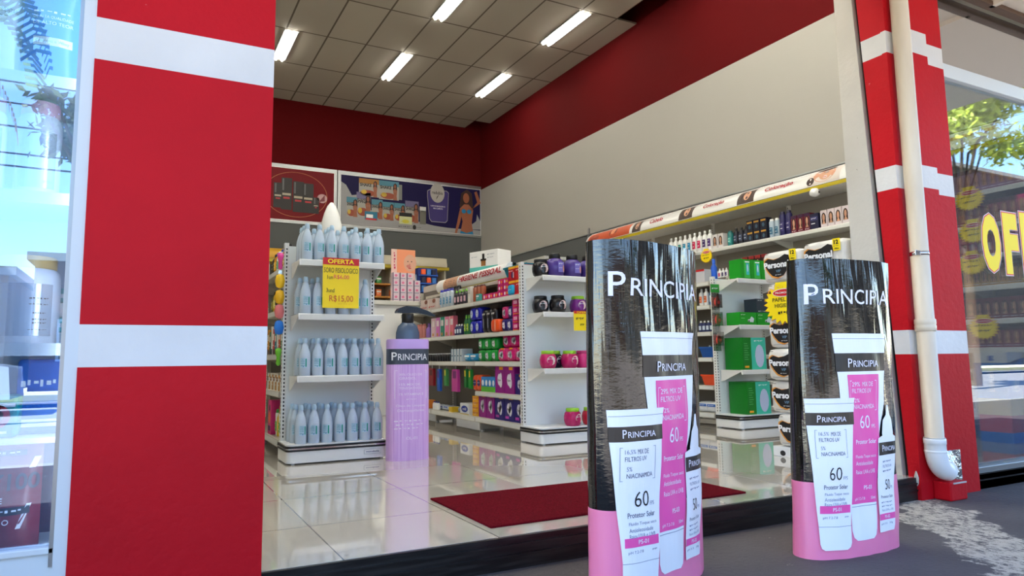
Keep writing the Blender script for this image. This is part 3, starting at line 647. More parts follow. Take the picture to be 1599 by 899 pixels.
ovbody([(.745, 1.005), (.80, 1.005), (.812, .97)], mat('light_lilac_rim', (198, 164, 228), .35), 'rim').build('rim', e)
m = MB(); m.lathe([(.085, .80), (.082, .86), (.07, .90), (.045, .925), (.035, .935), (.034, .99)], SMO, 24, sy=.8); m.build('shoulder', e)
m = MB(); m.lathe([(.038, .925), (.042, .93), (.042, .985), (.038, .99)], BLK, 20); m.build('collar', e)
m = MB(); pts = [(-.085, .015), (-.07, .035), (-.02, .052), (.06, .046), (.14, .022), (.20, -.01), (.19, -.018), (.06, .006), (-.04, .002), (-.085, .004)]
m.prism(pts, -.03, .03, mat('dark_slate_pump', (38, 46, 60), .2), lambda p, t: (p[0], t, .99+p[1])); m.build('pump_head', e)

# ------------------------------------------------------------------ ceiling lamps
TUBE = mat('lit_fluorescent_tube', (250, 255, 245), .5, emit=(255, 250, 238), es=LAMP); REFL = mat('white_reflector', (240, 240, 235), .4)
where = {(0, 1): 'above the bottle display, cut by the red pillar', (1, 1): 'middle of the far row', (2, 1): 'far row, nearest the white wall', (1, 0): 'second row at the top of the photo', (2, 0): 'second row, nearest the white wall'}
for i, x in enumerate((1.87, 3.745, 5.62)):
    for j, y in enumerate((8.31, 10.73, 5.87, 4.2)):  # the row nearest the doorway is added to brighten the front
        t = where.get((i, j), 'unseen front part of the ceiling, nearest row added for brightness')
        e = empty('ceiling_light', (x, y, CZ), 'recessed twin-tube ceiling light, '+t, 'ceiling light', 'recessed ceiling lights')
        m = MB(); m.box(-.10, .10, -.55, .55, -.006, -.001, REFL); m.box(-.115, -.10, -.56, .56, -.02, 0, ALU); m.box(.10, .115, -.56, .56, -.02, 0, ALU); m.build('housing', e)
        for sx in (-.05, .05):
            m = MB(); m.tube([(sx, -.54, -.022), (sx, .54, -.022)], .022, TUBE, 8); m.build('tube', e)
for x, y in [(-1.9, y_) for y_ in (8.31, 10.73, 5.87)]+[(.0, y_) for y_ in (8.31, 10.73, 5.87)]+[(x_, y_) for x_ in (-1.9, -.65, .62, 2.5, 4.37) for y_ in (2.98, 4.2)]+[(x_, 2.98) for x_ in (1.25, 3.12, 4.99, 5.62)]:  # rows near the doorway are added to light the shop front
    if 1:
        e = empty('ceiling_light', (x, y, CZ), 'unseen twin-tube ceiling light, rows near the doorway added for brightness', 'ceiling light', 'unseen ceiling lights, rows near the doorway added for brightness')
        m = MB(); m.box(-.10, .10, -.55, .55, -.006, -.001, REFL); m.build('housing', e)
        m = MB(); m.tube([(-.05, -.54, -.022), (-.05, .54, -.022)], .022, TUBE, 8); m.tube([(.05, -.54, -.022), (.05, .54, -.022)], .022, TUBE, 8); m.build('tube', e)

# ------------------------------------------------------------------ banners on the back wall
def banner(x0, x1, z0, z1, bgm, name, label, deco):
    e = empty(name, ((x0+x1)/2, BY, z0), label, 'banner'); ox = (x0+x1)/2
    m = MB(); m.box(x0-ox-.06, x1-ox+.06, -.02, 0, -.06, z1-z0+.08, ALU); m.box(x0-ox-.012, x1-ox+.012, -.026, -.018, -.012, z1-z0+.012, WHPL); m.build('frame', e)
    m = MB(); m.box(x0-ox, x1-ox, -.030, -.02, 0, z1-z0, bgm); W, Hh = x1-x0, z1-z0
    L = [lambda a, b, k=k: Vector((x0-ox+a, -.031-.0015*k, b)) for k in range(8)]
    deco(m, L, W, Hh); m.build('print', e); return e
def hair_woman(m, L, k, cx, z, s, bik, arm=True):
    """printed figure: hair, head, torso, arm"""
    f, g, h = L[k], L[k+1], L[k+2]; sk = C(150, 88, 60)
    m.poly(f, [(cx-.16*s, z+.62*s), (cx-.12*s, z+.9*s), (cx+.02*s, z+1.0*s), (cx+.14*s, z+.92*s), (cx+.17*s, z+.6*s), (cx+.10*s, z+.42*s), (cx-.10*s, z+.45*s)], HAIRP)
    m.poly(g, [(cx-.15*s, z), (cx+.17*s, z), (cx+.13*s, z+.25*s), (cx+.17*s, z+.55*s), (cx+.06*s, z+.66*s), (cx-.05*s, z+.66*s), (cx-.16*s, z+.55*s), (cx-.09*s, z+.27*s)], sk)
    m.ell(g, cx, z+.8*s, .075*s, .115*s, sk)
    if arm:
        m.poly(g, [(cx+.12*s, z+.55*s), (cx+.36*s, z+.72*s), (cx+.26*s, z+.98*s), (cx+.20*s, z+.95*s), (cx+.27*s, z+.73*s), (cx+.1*s, z+.48*s)], sk)
        m.poly(g, [(cx-.16*s, z+.52*s), (cx-.22*s, z+.25*s), (cx-.28*s, z-.0*s), (cx-.23*s, z-.0*s), (cx-.15*s, z+.25*s), (cx-.1*s, z+.45*s)], sk)
    m.ell(h, cx-.06*s, z+.50*s, .055*s, .05*s, bik); m.ell(h, cx+.07*s, z+.50*s, .055*s, .05*s, bik)
    m.poly(h, [(cx-.15*s, z), (cx+.17*s, z), (cx+.15*s, z+.07*s), (cx, z+.02*s), (cx-.14*s, z+.06*s)], bik)
def d_purple(m, L, W, Hh):
    L0 = L; wh = C(150, 150, 152)
    m.poly(L[0], [(0, 0), (W, 0), (W, .10), (2.3, .10), (2.0, .12), (1.5, .20), (1.2, .26), (.9, .30), (.45, .34), (.42, .56), (.32, .62), (.22, .60), (.10, .80), (0, .86)], wh)
    m.poly(L[0], [(W-.30, .1), (W, .12), (W, .3), (W-.08, .45), (W-.1, .3), (W-.2, .22), (W-.26, .5), (W-.36, .55), (W-.22, .3)], wh)
    L = [(lambda a, b, q=q: q(a*.775-.04, b)) for q in L0]
    def shake(a, b, w, h, top, txt, k=1, tc=INK):
        m.rect(L[k], a, a+w, b, b+h, C(160, 158, 150)); m.rect(L[k+1], a, a+w, b+h*.72, b+h, top); m.text(L[k+2], txt, a+.05*w, a+.62*w, b+h*.56, b+h*.74, tc, .03)
        m.ell(L[k+1], a+w*.45, b+h*.2, w*.38, h*.17, C(150, 70, 44)); m.ell(L[k+2], a+w*.25, b+h*.25, w*.14, h*.12, C(190, 160, 50)); hair_woman(m, L, k+2, a+w*.8, b, h*.92, C(150, 100, 80), False)
    CY = C(70, 130, 150)
    shake(.52, .60, .54, .37, C(160, 110, 40), 'SHAKE'); shake(1.06, .58, .55, .39, CY, 'SHAKE')
    m.rect(L[1], 1.61, 1.70, .60, .92, C(120, 124, 120))
    for a, b, w, h, c in ((.20, .16, .28, .40, CY), (.46, .18, .38, .50, C(110, 104, 140)), (.86, .16, .30, .40, CY), (1.16, .15, .31, .38, CY), (1.48, .15, .30, .38, CY), (1.79, .14, .38, .46, C(104, 98, 134))): shake(a, b, w, h, c, 'SHAKE')
    m.rect(L[5], .68, 1.02, .13, .30, C(40, 120, 150)); m.rect(L[6], .72, .9, .17, .24, WHP); m.rect(L[6], .70, 1.0, .13, .16, REDP)
    m.rect(L[5], 1.62, 1.98, .10, .30, C(196, 200, 150)); m.rect(L[6], 1.62, 1.98, .26, .34, INK); m.ell(L[6], 1.8, .16, .10, .04, C(200, 190, 60))
    m.rect(L[5], 2.2, 2.38, .13, .42, C(110, 110, 100)); m.rect(L[5], 2.2, 2.38, .40, .5, C(210, 210, 205))
    m.text(L[6], 'www.redubio.com', 1.6, 1.95, .035, .06, INK); m.ell(L[6], 2.05, .05, .05, .05, INK); m.text(L[6], 'SAC', 2.13, 2.25, .04, .06, INK)
    PU = C(56, 44, 110)
    m.poly(L[1], [(2.42, .74), (2.42, .86), (2.5, .90), (3.0, .90), (3.06, .86), (3.02, .25), (2.96, .20), (2.54, .20), (2.48, .26)], wh)
    m.poly(L[2], [(2.435, .74), (2.435, .85), (2.51, .885), (2.99, .885), (3.045, .85), (3.005, .26), (2.95, .215), (2.55, .215), (2.495, .27)], PU)
    m.ell(L[3], 2.72, .83, .21, .21, C(168, 164, 158), 28); m.text(L[4], 'redubio', 2.56, 2.88, .80, .87, INK, .01); m.poly(L[4], [(2.68, .68), (2.74, .76), (2.76, .80), (2.70, .74)], INK)
    m.text(L[3], 'A LINHA DE EMAGRECIMENTO', 2.52, 2.95, .53, .56, WHP, .01); m.text(L[3], 'MAIS COMPLETA', 2.6, 2.88, .48, .51, WHP, .01)
    hair_woman(m, L0, 3, W-.34, -.0, .98, C(20, 120, 170))
banner(3.42, 6.50, 3.33, 4.33, mat('banner_deep_violet', (24, 18, 66), .5, spec=.2), 'wall_banner', 'violet diet shake banner with woman in blue bikini, beside the corner', d_purple)
def d_redb(m, L, W, Hh):
    cx, cz = W-.73, .50; gd = C(190, 120, 70)
    m.ring(L[0], cx, cz, .60, .44, .015, gd); m.ell(L[1], cx-.60, cz+.02, .09, .10, C(210, 180, 120)); m.ell(L[2], cx-.60, cz+.02, .05, .07, C(150, 110, 60)); m.ell(L[1], cx+.50, cz-.03, .10, .09, C(190, 150, 150)); m.poly(L[2], [(cx+.44, cz-.1), (cx+.55, cz-.08), (cx+.55, cz+.05)], C(120, 50, 60))
    for a, w, h, b in ((-.38, .16, .48, .22), (-.24, .20, .62, .19), (-.02, .20, .60, .16), (.17, .20, .58, .16), (.36, .12, .32, .16)):
        x = cx+a-.04; m.rect(L[1 if w < .2 else 2], x, x+w, b, b+h, C(28, 24, 24)); m.rect(L[3], x+.02, x+w-.02, b+h*.45, b+h*.52, C(170, 160, 140)); m.rect(L[3], x+.04, x+w-.04, b+h*.34, b+h*.40, C(180, 40, 50)); m.rect(L[3], x+.02, x+.05, b+h*.6, b+h*.97, C(90, 90, 92))
banner(1.30, 3.28, 3.33, 4.33, mat('banner_red', (112, 14, 24), .5, spec=.2), 'wall_banner', 'red banner with a circle of black cosmetic bottles, left of the violet one', d_redb)

# ------------------------------------------------------------------ product library
LIB = {}
def product(key, root, kids=(), name='carton'): LIB[key] = (root.mesh(name), [(n, k.mesh(n)) for n, k in kids], name)
def put(key, x, y, z, label, cat, group=None, rz=0.0, s=1.0):
    me, kids, name = LIB[key]; o = bpy.data.objects.new(name, me); COL.objects.link(o); o.location = (x, y, z); o.rotation_euler.z = rz
    if s != 1: o.scale = (s, s, s)
    tag(o, label, cat, group)
    for n, k in kids:
        c = bpy.data.objects.new(n, k); COL.objects.link(c); c.parent = o
    return o
def cylfr(r, off=.0008, span=1.6, c=-PI/2):
    return lambda a, b: Vector(((r+off)*math.cos(c+(a-.5)*span), (r+off)*math.sin(c+(a-.5)*span), b))
# saline bottle
SAL = mat('milky_blue_bottle', (214, 230, 246), .22); t, b = nt(SAL); b.inputs['Transmission Weight'].default_value = .25; b.inputs['Subsurface Weight'].default_value = 0
CAPB = mat('pale_blue_cap', (178, 204, 222), .3); LBT = mat('teal_label_print', (60, 140, 160), .4); LBB = mat('blue_label_print', (88, 140, 190), .4); LBG = mat('green_label_print', (0, 150, 130), .4)
m = MB(); m.lathe([(.034, 0), (.0375, .006), (.038, .05), (.0375, .13), (.034, .155), (.026, .185), (.017, .208), (.0135, .218), (.0135, .228)], SAL, 20)
f = cylfr(.038)
m.rect(f, .12, .88, .055, .118, LBB.copy() if False else mat('pale_label', (176, 206, 226), .3), 6); g = cylfr(.038, .0016)
for i, (s, zz) in enumerate((('Solução de', .110), ('CLORETO', .100), ('DE SODIO', .090), ('0,9%', .078), ('1000 ml', .064))): m.text(g, s, .18, .62, zz, zz+.007, LBT, .01)
m.rect(g, .70, .84, .060, .114, LBG, 3); m.ell(g, .5, .062, .06, .004, LBB)
k = MB(); k.lathe([(.0155, .222), (.0165, .224), (.0165, .243), (.013, .247), (.0125, .252)], CAPB, 14); k.lathe([(.019, .218), (.019, .222)], CAPB, 14)
product('saline', m, [('cap', k)], 'saline_bottle')
# hair mask jar
def jar(key, body, lid, lab):
    m = MB(); m.lathe([(.045, 0), (.056, .008), (.065, .04), (.066, .07), (.060, .10), (.050, .115)], body, 22, p=2.6)
    f = lambda o: (lambda a, b: Vector((a*.10, -math.sqrt(max(0, .067**2-(a*.10)**2))*1.06-.003-o, b)))
    m.ell(f(.0), .05, .062, .36, .036, mat(lab+'x', (232, 214, 214), .4) if False else C(236, 206, 200)); m.ell(f(.001), -.05, .055, .22, .035, body); m.text(f(.002), 'SKALA' if False else 'NUTRI', -.25, .40, .066, .08, WHP, .03); m.rect(f(.0015), -.2, .35, .045, .05, C(220, 180, 120))
    k = MB(); k.lathe([(.052, .112), (.054, .114), (.054, .136), (.050, .140)], lid, 22)
    for i in range(0): pass
    product(key, m, [('lid', k)], 'hair_mask_jar')
LIME = mat('lime_lid', (150, 206, 40), .35)
jar('jar_magenta', mat('magenta_jar', (190, 24, 96), .25), LIME, 'a'); jar('jar_red', mat('red_jar', (196, 26, 50), .25), LIME, 'b'); jar('jar_dark', mat('dark_plum_jar', (40, 18, 44), .25), LIME, 'c')
jar('jar_purple', mat('purple_jar', (120, 30, 130), .25), LIME, 'd'); jar('jar_black', mat('black_jar', (22, 20, 24), .25), BLK, 'e')
jar('jar_pink', mat('pink_jar', (214, 44, 120), .25), mat('pink_lid', (200, 40, 110), .3), 'f')
# big violet pump-less jars of the top shelf
m = MB(); m.lathe([(.05, 0), (.066, .01), (.074, .06), (.070, .12), (.05, .145), (.04, .15)], mat('violet_jar', (70, 50, 130), .25), 22, p=2.5)
f = lambda a, b: Vector((a*.1, -math.sqrt(max(0, .0765**2-(a*.1)**2))*1.05-.002, b)); f2 = lambda a, b: f(a, b)+Vector((0, -.001, 0))
m.rect(f, -.3, .35, .03, .115, C(120, 110, 190), 6); m.ell(f2, .25, .06, .10, .03, C(220, 150, 120)); m.text(f2, 'Skin', -.25, .15, .09, .108, WHP); m.text(f2, 'BANHO', -.25, .1, .06, .07, WHP)
k = MB(); k.lathe([(.045, .145), (.048, .148), (.048, .185), (.044, .19)], BLK, 20); product('jar_violet', m, [('lid', k)], 'hair_mask_jar')

def boxp(key, w, d, h, col, deco=None, name='pad_carton', ch=0):
    m = MB(); m.box(-w/2, w/2, -d/2, d/2, 0, h, col, ch)
    L = [lambda a, b, k=k: Vector((-w/2+a*w, -d/2-.0008-.0008*k, b*h)) for k in range(4)]
    if deco: deco(m, L)
    product(key, m, (), name); return key
def d_blob(tag_=True, c2=None):
    def d(m, L):
        m.ell(L[0], .45, .5, .20, .22, C(222, 220, 228)); m.ell(L[0], .6, .4, .16, .20, C(222, 220, 228)); m.ell(L[0], .62, .6, .10, .16, C(222, 220, 228)); m.text(L[1], 'Sym', .3, .62, .42, .52, INK, .02)
        if tag_: m.rect(L[0], .45, .85, .86, .97, C(240, 160, 20))
        if c2: m.rect(L[0], .1, .45, .1, .2, c2)
    return d
def d_face(hair, top=None, txt=None, skin=SKIN):
    def d(m, L):
        if top: m.rect(L[0], 0, 1, .82, 1, top)
        m.ell(L[0], .5, .55, .36, .30, hair); m.rect(L[0], .16, .84, .2, .55, hair); m.ell(L[1], .5, .56, .19, .21, skin); m.poly(L[1], [(.25, .2), (.75, .2), (.6, .36), (.4, .36)], skin)
        m.poly(L[2], [(.33, .66), (.5, .80), (.67, .70), (.66, .78), (.5, .86), (.32, .8)], hair); m.rect(L[2], .44, .56, .44, .465, REDP)
        if txt: m.text(L[1], txt, .12, .88, .06, .14, WHP, .01)
    return d
def d_band(c1, c2=None):
    def d(m, L):
        m.rect(L[0], .08, .92, .55, .80, c1); m.text(L[1], 'PLUS', .2, .8, .61, .74, WHP if sum(c1.diffuse_color[:3]) < 9 else INK, .02)
        if c2: m.rect(L[0], 0, 1, .0, .2, c2)
        m.rect(L[0], .15, .6, .33, .38, WHP)
    return d
def botp(key, r, h, col, cap, lab=None, shape=0, name='bottle', flat=1.0, txt=None):
    m = MB()
    if shape == 0: pr = [(r*.93, 0), (r, .01), (r, h*.66), (r*.8, h*.76), (r*.36, h*.83), (r*.36, h*.85)]; k0, kr = h*.84, r*.42
    elif shape == 1: pr = [(r*.95, 0), (r, .005), (r, h*.84), (r*.8, h*.88)]; k0, kr = h*.87, r*.72       # can
    elif shape == 2: pr = [(r*.9, 0), (r, .01), (r*.96, h*.4), (r*1.0, h*.6), (r*.5, h*.74), (r*.4, h*.78)]; k0, kr = h*.77, r*.5
    else: pr = [(r*.75, 0), (r*.8, h*.02), (r*1.0, h*.8), (r*.95, h*.86), (r*.5, h*.88)]; k0, kr = h*.86, r*.8
    m.lathe(pr, col, 14, sy=flat)
    if lab:
        f = lambda a, b: Vector(((r+.001)*math.cos(-PI/2+(a-.5)*1.9), (r+.001)*math.sin(-PI/2+(a-.5)*1.9)*flat-.0006, b*h)); f2 = lambda a, b: f(a, b)+Vector((0, -.001, 0))
        m.rect(f, .1, .9, .18, .55, lab, 5); m.text(f2, txt or 'Care', .25, .75, .42, .5, WHP, .02); m.rect(f2, .3, .7, .28, .31, WHP, 2)
    k = MB(); k.lathe([(kr, k0), (kr*1.05, k0+.003), (kr*.95, h-.004), (kr*.7, h)], cap, 12, sy=flat if shape == 3 else 1)
    product(key, m, [('cap', k)], name); return key
def softp(key, w, d, h, col, deco=None, name='soft_pack'):
    m = MB(); bm = bmesh.new(); bmesh.ops.create_cube(bm, size=1)
    bmesh.ops.subdivide_edges(bm, edges=list(bm.edges), cuts=5, use_grid_fill=True)
    for v in bm.verts:
        x, y, z = v.co*2; k = (abs(x)**5+abs(y)**5+abs(z)**5)**(-1/5) if max(abs(x), abs(y), abs(z)) > .3 else 1
        v.co = Vector((x*k*w/2, y*k*d/2, z*k*h/2+h/2))
    bm.verts.index_update(); m.add([v.co.copy() for v in bm.verts], [tuple(v.index for v in f.verts) for f in bm.faces], col, True); bm.free()
    L = [lambda a, b, k=k: Vector((-w/2+a*w, -d/2-.001-.0008*k+.0*a, b*h)) for k in range(4)]
    if deco: deco(m, L)
    product(key, m, (), name); return key
# ---- shelving builder: unit along local X (length), front at y=0 towards -Y, back at y=dep
def slots(m, x, y, z0, z1, nrm):
    z = z0
    while z < z1-.03:
        if nrm == 'y': m.box(x-.0045, x+.0045, y-.0008, y, z, z+.014, SLOT)
        else: m.box(x-.0008, x, y-.0045, y+.0045, z, z+.014, SLOT)
        z += .026
def shelf_mesh(L, dep, mt, lip=.042):
    m = MB(); m.box(0, L, .004, dep, -.02, -.004, mt)
    m.prism([(0, -.004), (0.004, 0), (.014, 0), (.014, -.02), (.006, -lip), (-.004, -lip)], .002, L-.002, mt, lambda p, t: (t, p[0], p[1]))
    m.box(.01, L-.01, -.0055, -.0035, -lip+.006, -.008, mat('price_rail', (222, 222, 216), .3))
    for x in (.002, L-.006): m.prism([(.02, -.02), (dep, -.02), (dep, -.11), (dep-.05, -.10)], x, x+.004, mt, lambda p, t: (t, p[0], p[1]))
    return m
def run(name, label, group, loc, L, dep, levels, joints, top, mt, rz=-PI/2, skip=(), hooks=()):
    """shelving run; local x along its length, front towards local -Y"""
    e = empty(name, loc, label, 'shelving', group, rz)
    m = MB(); m.box(0, L, dep, dep+.02, .06, top, BACK3 if mt is GAL else BACK2); m.build('back_panel', e)
    for x in joints:
        m = MB(); m.box(x-.015, x+.015, dep-.035, dep, 0, top, mt); slots(m, x, dep-.035, .15, top, 'y'); m.build('post', e)
        m = MB(); m.box(x-.012, x+.012, .05, dep, .015, .08, mt); m.lathe([(.022, 0), (.022, .008), (.008, .015), (.008, .03)], ALU, 12, (x, .07, 0)); m.build('foot', e)
    for zi, z in enumerate(levels):
        for a, b in zip(joints[:-1], joints[1:]):
            if (zi, joints.index(a)) in skip: continue
            mm = shelf_mesh(b-a, dep-.002, mt, .05 if z < .2 else .042)
            o = mm.build('shelf', e); o.location = (a, 0, z)
    return e
def end_cap(label, x0, y0, w_, levels, top, dep=.27):
    e = empty('end_cap_display', (x0, y0, 0), label, 'shelving', 'end displays of the aisles')
    m = MB(); m.box(.02, w_+.03, dep, dep+.02, .10, top-.02, PANEL); m.build('back_panel', e)
    for x in (0.01, w_+.035):
        m = MB(); m.box(x-.015, x+.015, dep-.012, dep+.03, 0, top, GAL); slots(m, x, dep-.012, .15, top, 'y')
        z = .15
        while z < top-.03:
            if x < .1: m.box(-.0058, -.005, dep+.002, dep+.010, z, z+.014, SLOT)
            z += .026
        m.lathe([(.024, 0), (.024, .008), (.009, .016), (.009, .03)], ALU, 12, (x, dep, 0)); m.build('post', e)
    for z in levels:
        mm = shelf_mesh(w_, dep-.004, GAL, .042); o = mm.build('shelf', e); o.location = (.045, 0, z)
    def rr(x0_, x1_, ya, yb_, c, n=5):
        P = []
        for cx, a in ((x0_+c, PI), (x1_-c, 1.5*PI)):
            for i in range(n+1): P.append((cx+c*math.cos(a+PI/2*i/n), ya+c+c*math.sin(a+PI/2*i/n)))
        return P+[(x1_, yb_), (x0_, yb_)]
    b = MB(); up_ = lambda p, t: (p[0], p[1], t)
    b.prism(rr(-.015, w_+.06, -.02, dep+.02, .035), .010, .085, WHPL, up_); b.prism(rr(-.012, w_+.057, -.017, dep+.02, .035), .118, .128, WHPL, up_)
    for x in (.02, w_+.02): b.box(x, x+.02, 0, .02, 0, .012, WHPL)
    b.build('base', e)
    b = MB(); b.prism(rr(-.019, w_+.064, -.024, dep+.02, .037), .084, .097, BLK, up_); b.prism(rr(-.022, w_+.067, -.027, dep+.02, .037), .097, .106, CHROME, up_); b.prism(rr(-.019, w_+.064, -.024, dep+.02, .037), .106, .119, BLK, up_); b.build('bumper', e)
    return e
YR = lambda a, b, n: [a+(b-a)*(i+.5)/n for i in range(n)]
R90 = -PI/2
MAT_ = struct
# ---- floor mat
m = MB(); m.box(1.28, 2.70, 2.50, 3.14, 0, .009, CARPET, .003); tag(m.build('floor_mat'), 'dark red loop floor mat just inside the doorway', 'mat')

# ---- first aisle end: saline bottles
g1 = end_cap('white end display filled with pale blue saline bottles', .885, 4.60, .60, (1.355, .987, .572), 1.50)
m = MB(); m.box(.50, .615, -.0245, -.0225, .040, .066, WHPL); m.text(XZ(-.0250), 'gondola', .51, .605, .046, .060, mat('dark_blue_text', (30, 50, 110), .5), .02)
m.box(.498, .617, -.0228, -.021, .038, .068, ALU); m.build('maker_plate', g1)
SG = 'on the %s shelf of the white end display'
def bottles(z, rows, lab, grp):
    for y, xs_ in rows:
        for x in xs_: put('saline', x, y, z, lab, 'bottle', grp, random.uniform(-.5, .35))
X7 = [.988+.085*i for i in range(7)]
bottles(1.355, [(4.645, X7), (4.735, [x+.02*(i % 2) for i, x in enumerate(X7)]), (4.815, X7[:7])], 'milky blue saline bottle on the topmost shelf of the end display', 'saline bottles on the top shelf')
bottles(.987, [(4.645, [.985, 1.068, 1.155, 1.245, 1.33, 1.40]), (4.735, [.965, 1.05]), (4.815, [.98])], 'milky blue saline bottle beside or behind the yellow offer sign, second shelf', 'saline bottles on the second shelf')
bottles(.572, [(4.645, X7), (4.735, [x-.012 for x in X7]), (4.815, X7)], 'milky blue saline bottle on the third shelf of the end display', 'saline bottles on the third shelf')
bottles(.128, [(4.64, [.968+.0875*i for i in range(7)]), (4.725, [.95+.0885*i for i in range(7)]), (4.81, [.945+.09*i for i in range(7)])], 'milky blue saline bottle standing on the base of the end display', 'saline bottles on the base')

def offer_sign(x, y, z1, w_, h, lines, label, rz=0):
    e = empty('offer_sign', (x, y, z1-h), label, 'sign'); e.rotation_euler.z = rz
    m = MB(); m.box(-w_/2, w_/2, -.0015, .0015, 0, h, YEL); f = lambda a, b: Vector((-w_/2+a*w_, -.0030, b*h)); g = lambda a, b: f(a, b)+Vector((0, -.001, 0))
    m.rect(f, 0, 1, .86, 1, REDP); m.text(g, 'OFERTA', .13, .86, .885, .975, YEL, .03)
    for t, a0, a1, b0, b1, mt, wt in lines: m.text(g, t, a0, a1, b0, b1, mt, wt)
    m.build('card', e); m = MB(); m.box(-.02, .02, 0.0015, .008, h-.02, h, CLEAR); m.build('clip', e); return e
PKI = mat('pink_marker', (226, 60, 90), .5); OKI = mat('orange_marker', (214, 110, 30), .5)
offer_sign(1.212, 4.588, 1.372, .252, .345, [('SORO FISIOLOGICO', .03, .97, .70, .80, INK, .0), ('1un', .12, .27, .57, .65, INK, 0), ('R$6,00', .30, .72, .57, .66, PKI, 0), ('3und', .10, .32, .31, .39, INK, 0), ('R$15,00', .18, .84, .11, .25, OKI, .005), ('_', .42, .85, .075, .085, OKI, 0)], 'yellow OFERTA price sign for saline on the bottle display')
# white egg-shaped display top
m = MB(); m.lathe([(.086, 0), (.092, .05), (.09, .14), (.078, .23), (.058, .31), (.034, .37), (.012, .398), (0, .402)], mat('white_gloss_plastic', (236, 236, 232), .25), 28)
tag(m.build('egg_display', None, (1.292, 5.2, 1.50)), 'white egg-shaped display standing behind the saline bottles', 'display')
m = MB(); m.box(1.16, 1.42, 4.9, 5.32, 1.482, 1.50, GAL); tag(m.build('top_shelf'), 'flat white top board carrying the egg-shaped display', 'shelf')

# ---- side of the first aisle
run('gondola_shelving', 'white shelving run behind the saline display, facing left', 'shelving runs of the aisles', (.875, 7.0, 0), 2.10, .28, (1.34, 1.04, .72, .46, .13), (0.02, 1.05, 2.08), 1.46, GAL2)
AMB = mat('amber_oil', (214, 140, 20), .2); BLUC = mat('blue_cap', (20, 50, 150), .35); GRC = mat('green_cap', (70, 170, 140), .35)
botp('oil', .034, .17, AMB, BLUC, C(240, 190, 60)); botp('oil_dark', .034, .17, mat('dark_bottle', (36, 30, 34), .3), BLK, C(90, 80, 50)); botp('white_green', .03, .16, WHPL, GRC, C(90, 180, 150))
botp('yellow_b', .032, .18, C(226, 180, 30), C(60, 120, 40), C(240, 230, 120)); botp('olive_b', .032, .17, C(90, 96, 40), BLK, C(170, 160, 60))
S1 = 'in the side shelving behind the red pillar'
for z, seq, nm in ((1.34, ['oil_dark', 'oil', 'oil', 'oil', 'white_green', 'oil', 'oil_dark'], 'topmost row'), (1.04, ['yellow_b', 'olive_b', 'yellow_b', 'olive_b', 'oil_dark', 'yellow_b', 'olive_b'], 'second row')):
    for i, k in enumerate(seq):
        put(k, .935, 4.95+.092*i, z, {'oil': 'amber oil bottle with blue cap', 'oil_dark': 'dark bottle with black cap', 'white_green': 'white bottle with green cap', 'yellow_b': 'yellow bottle with green cap', 'olive_b': 'olive bottle with black cap'}[k]+' beside the red pillar, '+nm, 'bottle', 'bottles beside the red pillar, '+nm+' '+k.replace('_', ' '), R90)
cols = [(40, 130, 70), (210, 90, 40), (225, 225, 220), (20, 140, 150), (200, 60, 60), (235, 235, 230), (60, 110, 60), (230, 160, 60)]
nmz = ['green', 'orange', 'white', 'teal', 'red', 'off-white', 'dark green', 'amber']
for i, c in enumerate(cols):
    boxp('bk%d' % i, .06, .14, .17+.02*(i % 3), C(*c), d_band(C(245, 240, 225), C(60, 60, 70)), 'tall_carton')
    put('bk%d' % i, .955, 4.94+.078*i, .72, nmz[i]+' upright carton in the middle side shelf beside the red pillar', 'carton', None, R90)
boxp('smA', .055, .10, .11, C(206, 150, 70), d_band(WHP), 'small_carton'); boxp('smB', .055, .10, .12, C(228, 226, 216), d_band(C(120, 70, 40)), 'small_carton')
for i in range(9): put('smA' if i % 2 else 'smB', .935, 4.93+.066*i, .46, ('tan' if i % 2 else 'cream')+' small carton on the fourth side shelf beside the red pillar', 'carton', ('tan' if i % 2 else 'cream')+' cartons beside the pillar', R90)
boxp('pkb', .13, .14, .25, C(214, 40, 120), lambda m, L: (m.ell(L[0], .5, .75, .2, .12, INK), m.ell(L[0], .5, .5, .3, .2, C(240, 120, 60)), m.rect(L[0], .1, .9, .1, .25, C(90, 30, 90))), 'gift_carton')
put('pkb', .955, 5.35, .13, 'pink patterned carton at the bottom of the side shelving', 'carton', None, R90)
botp('tubeW', .026, .19, WHPL, C(60, 160, 70), C(120, 190, 90), 3); botp('tubeY', .026, .22, C(230, 190, 60), C(230, 120, 30), None, 2)
for i in range(5): put('tubeW' if i % 2 == 0 else 'tubeY', .93, 4.94+.068*i, .13, ('white tube with green cap' if i % 2 == 0 else 'yellow bottle with orange cap')+' at the bottom of the side shelving', 'tube', 'tubes at the bottom left, '+('white' if i % 2 == 0 else 'yellow'), R90)
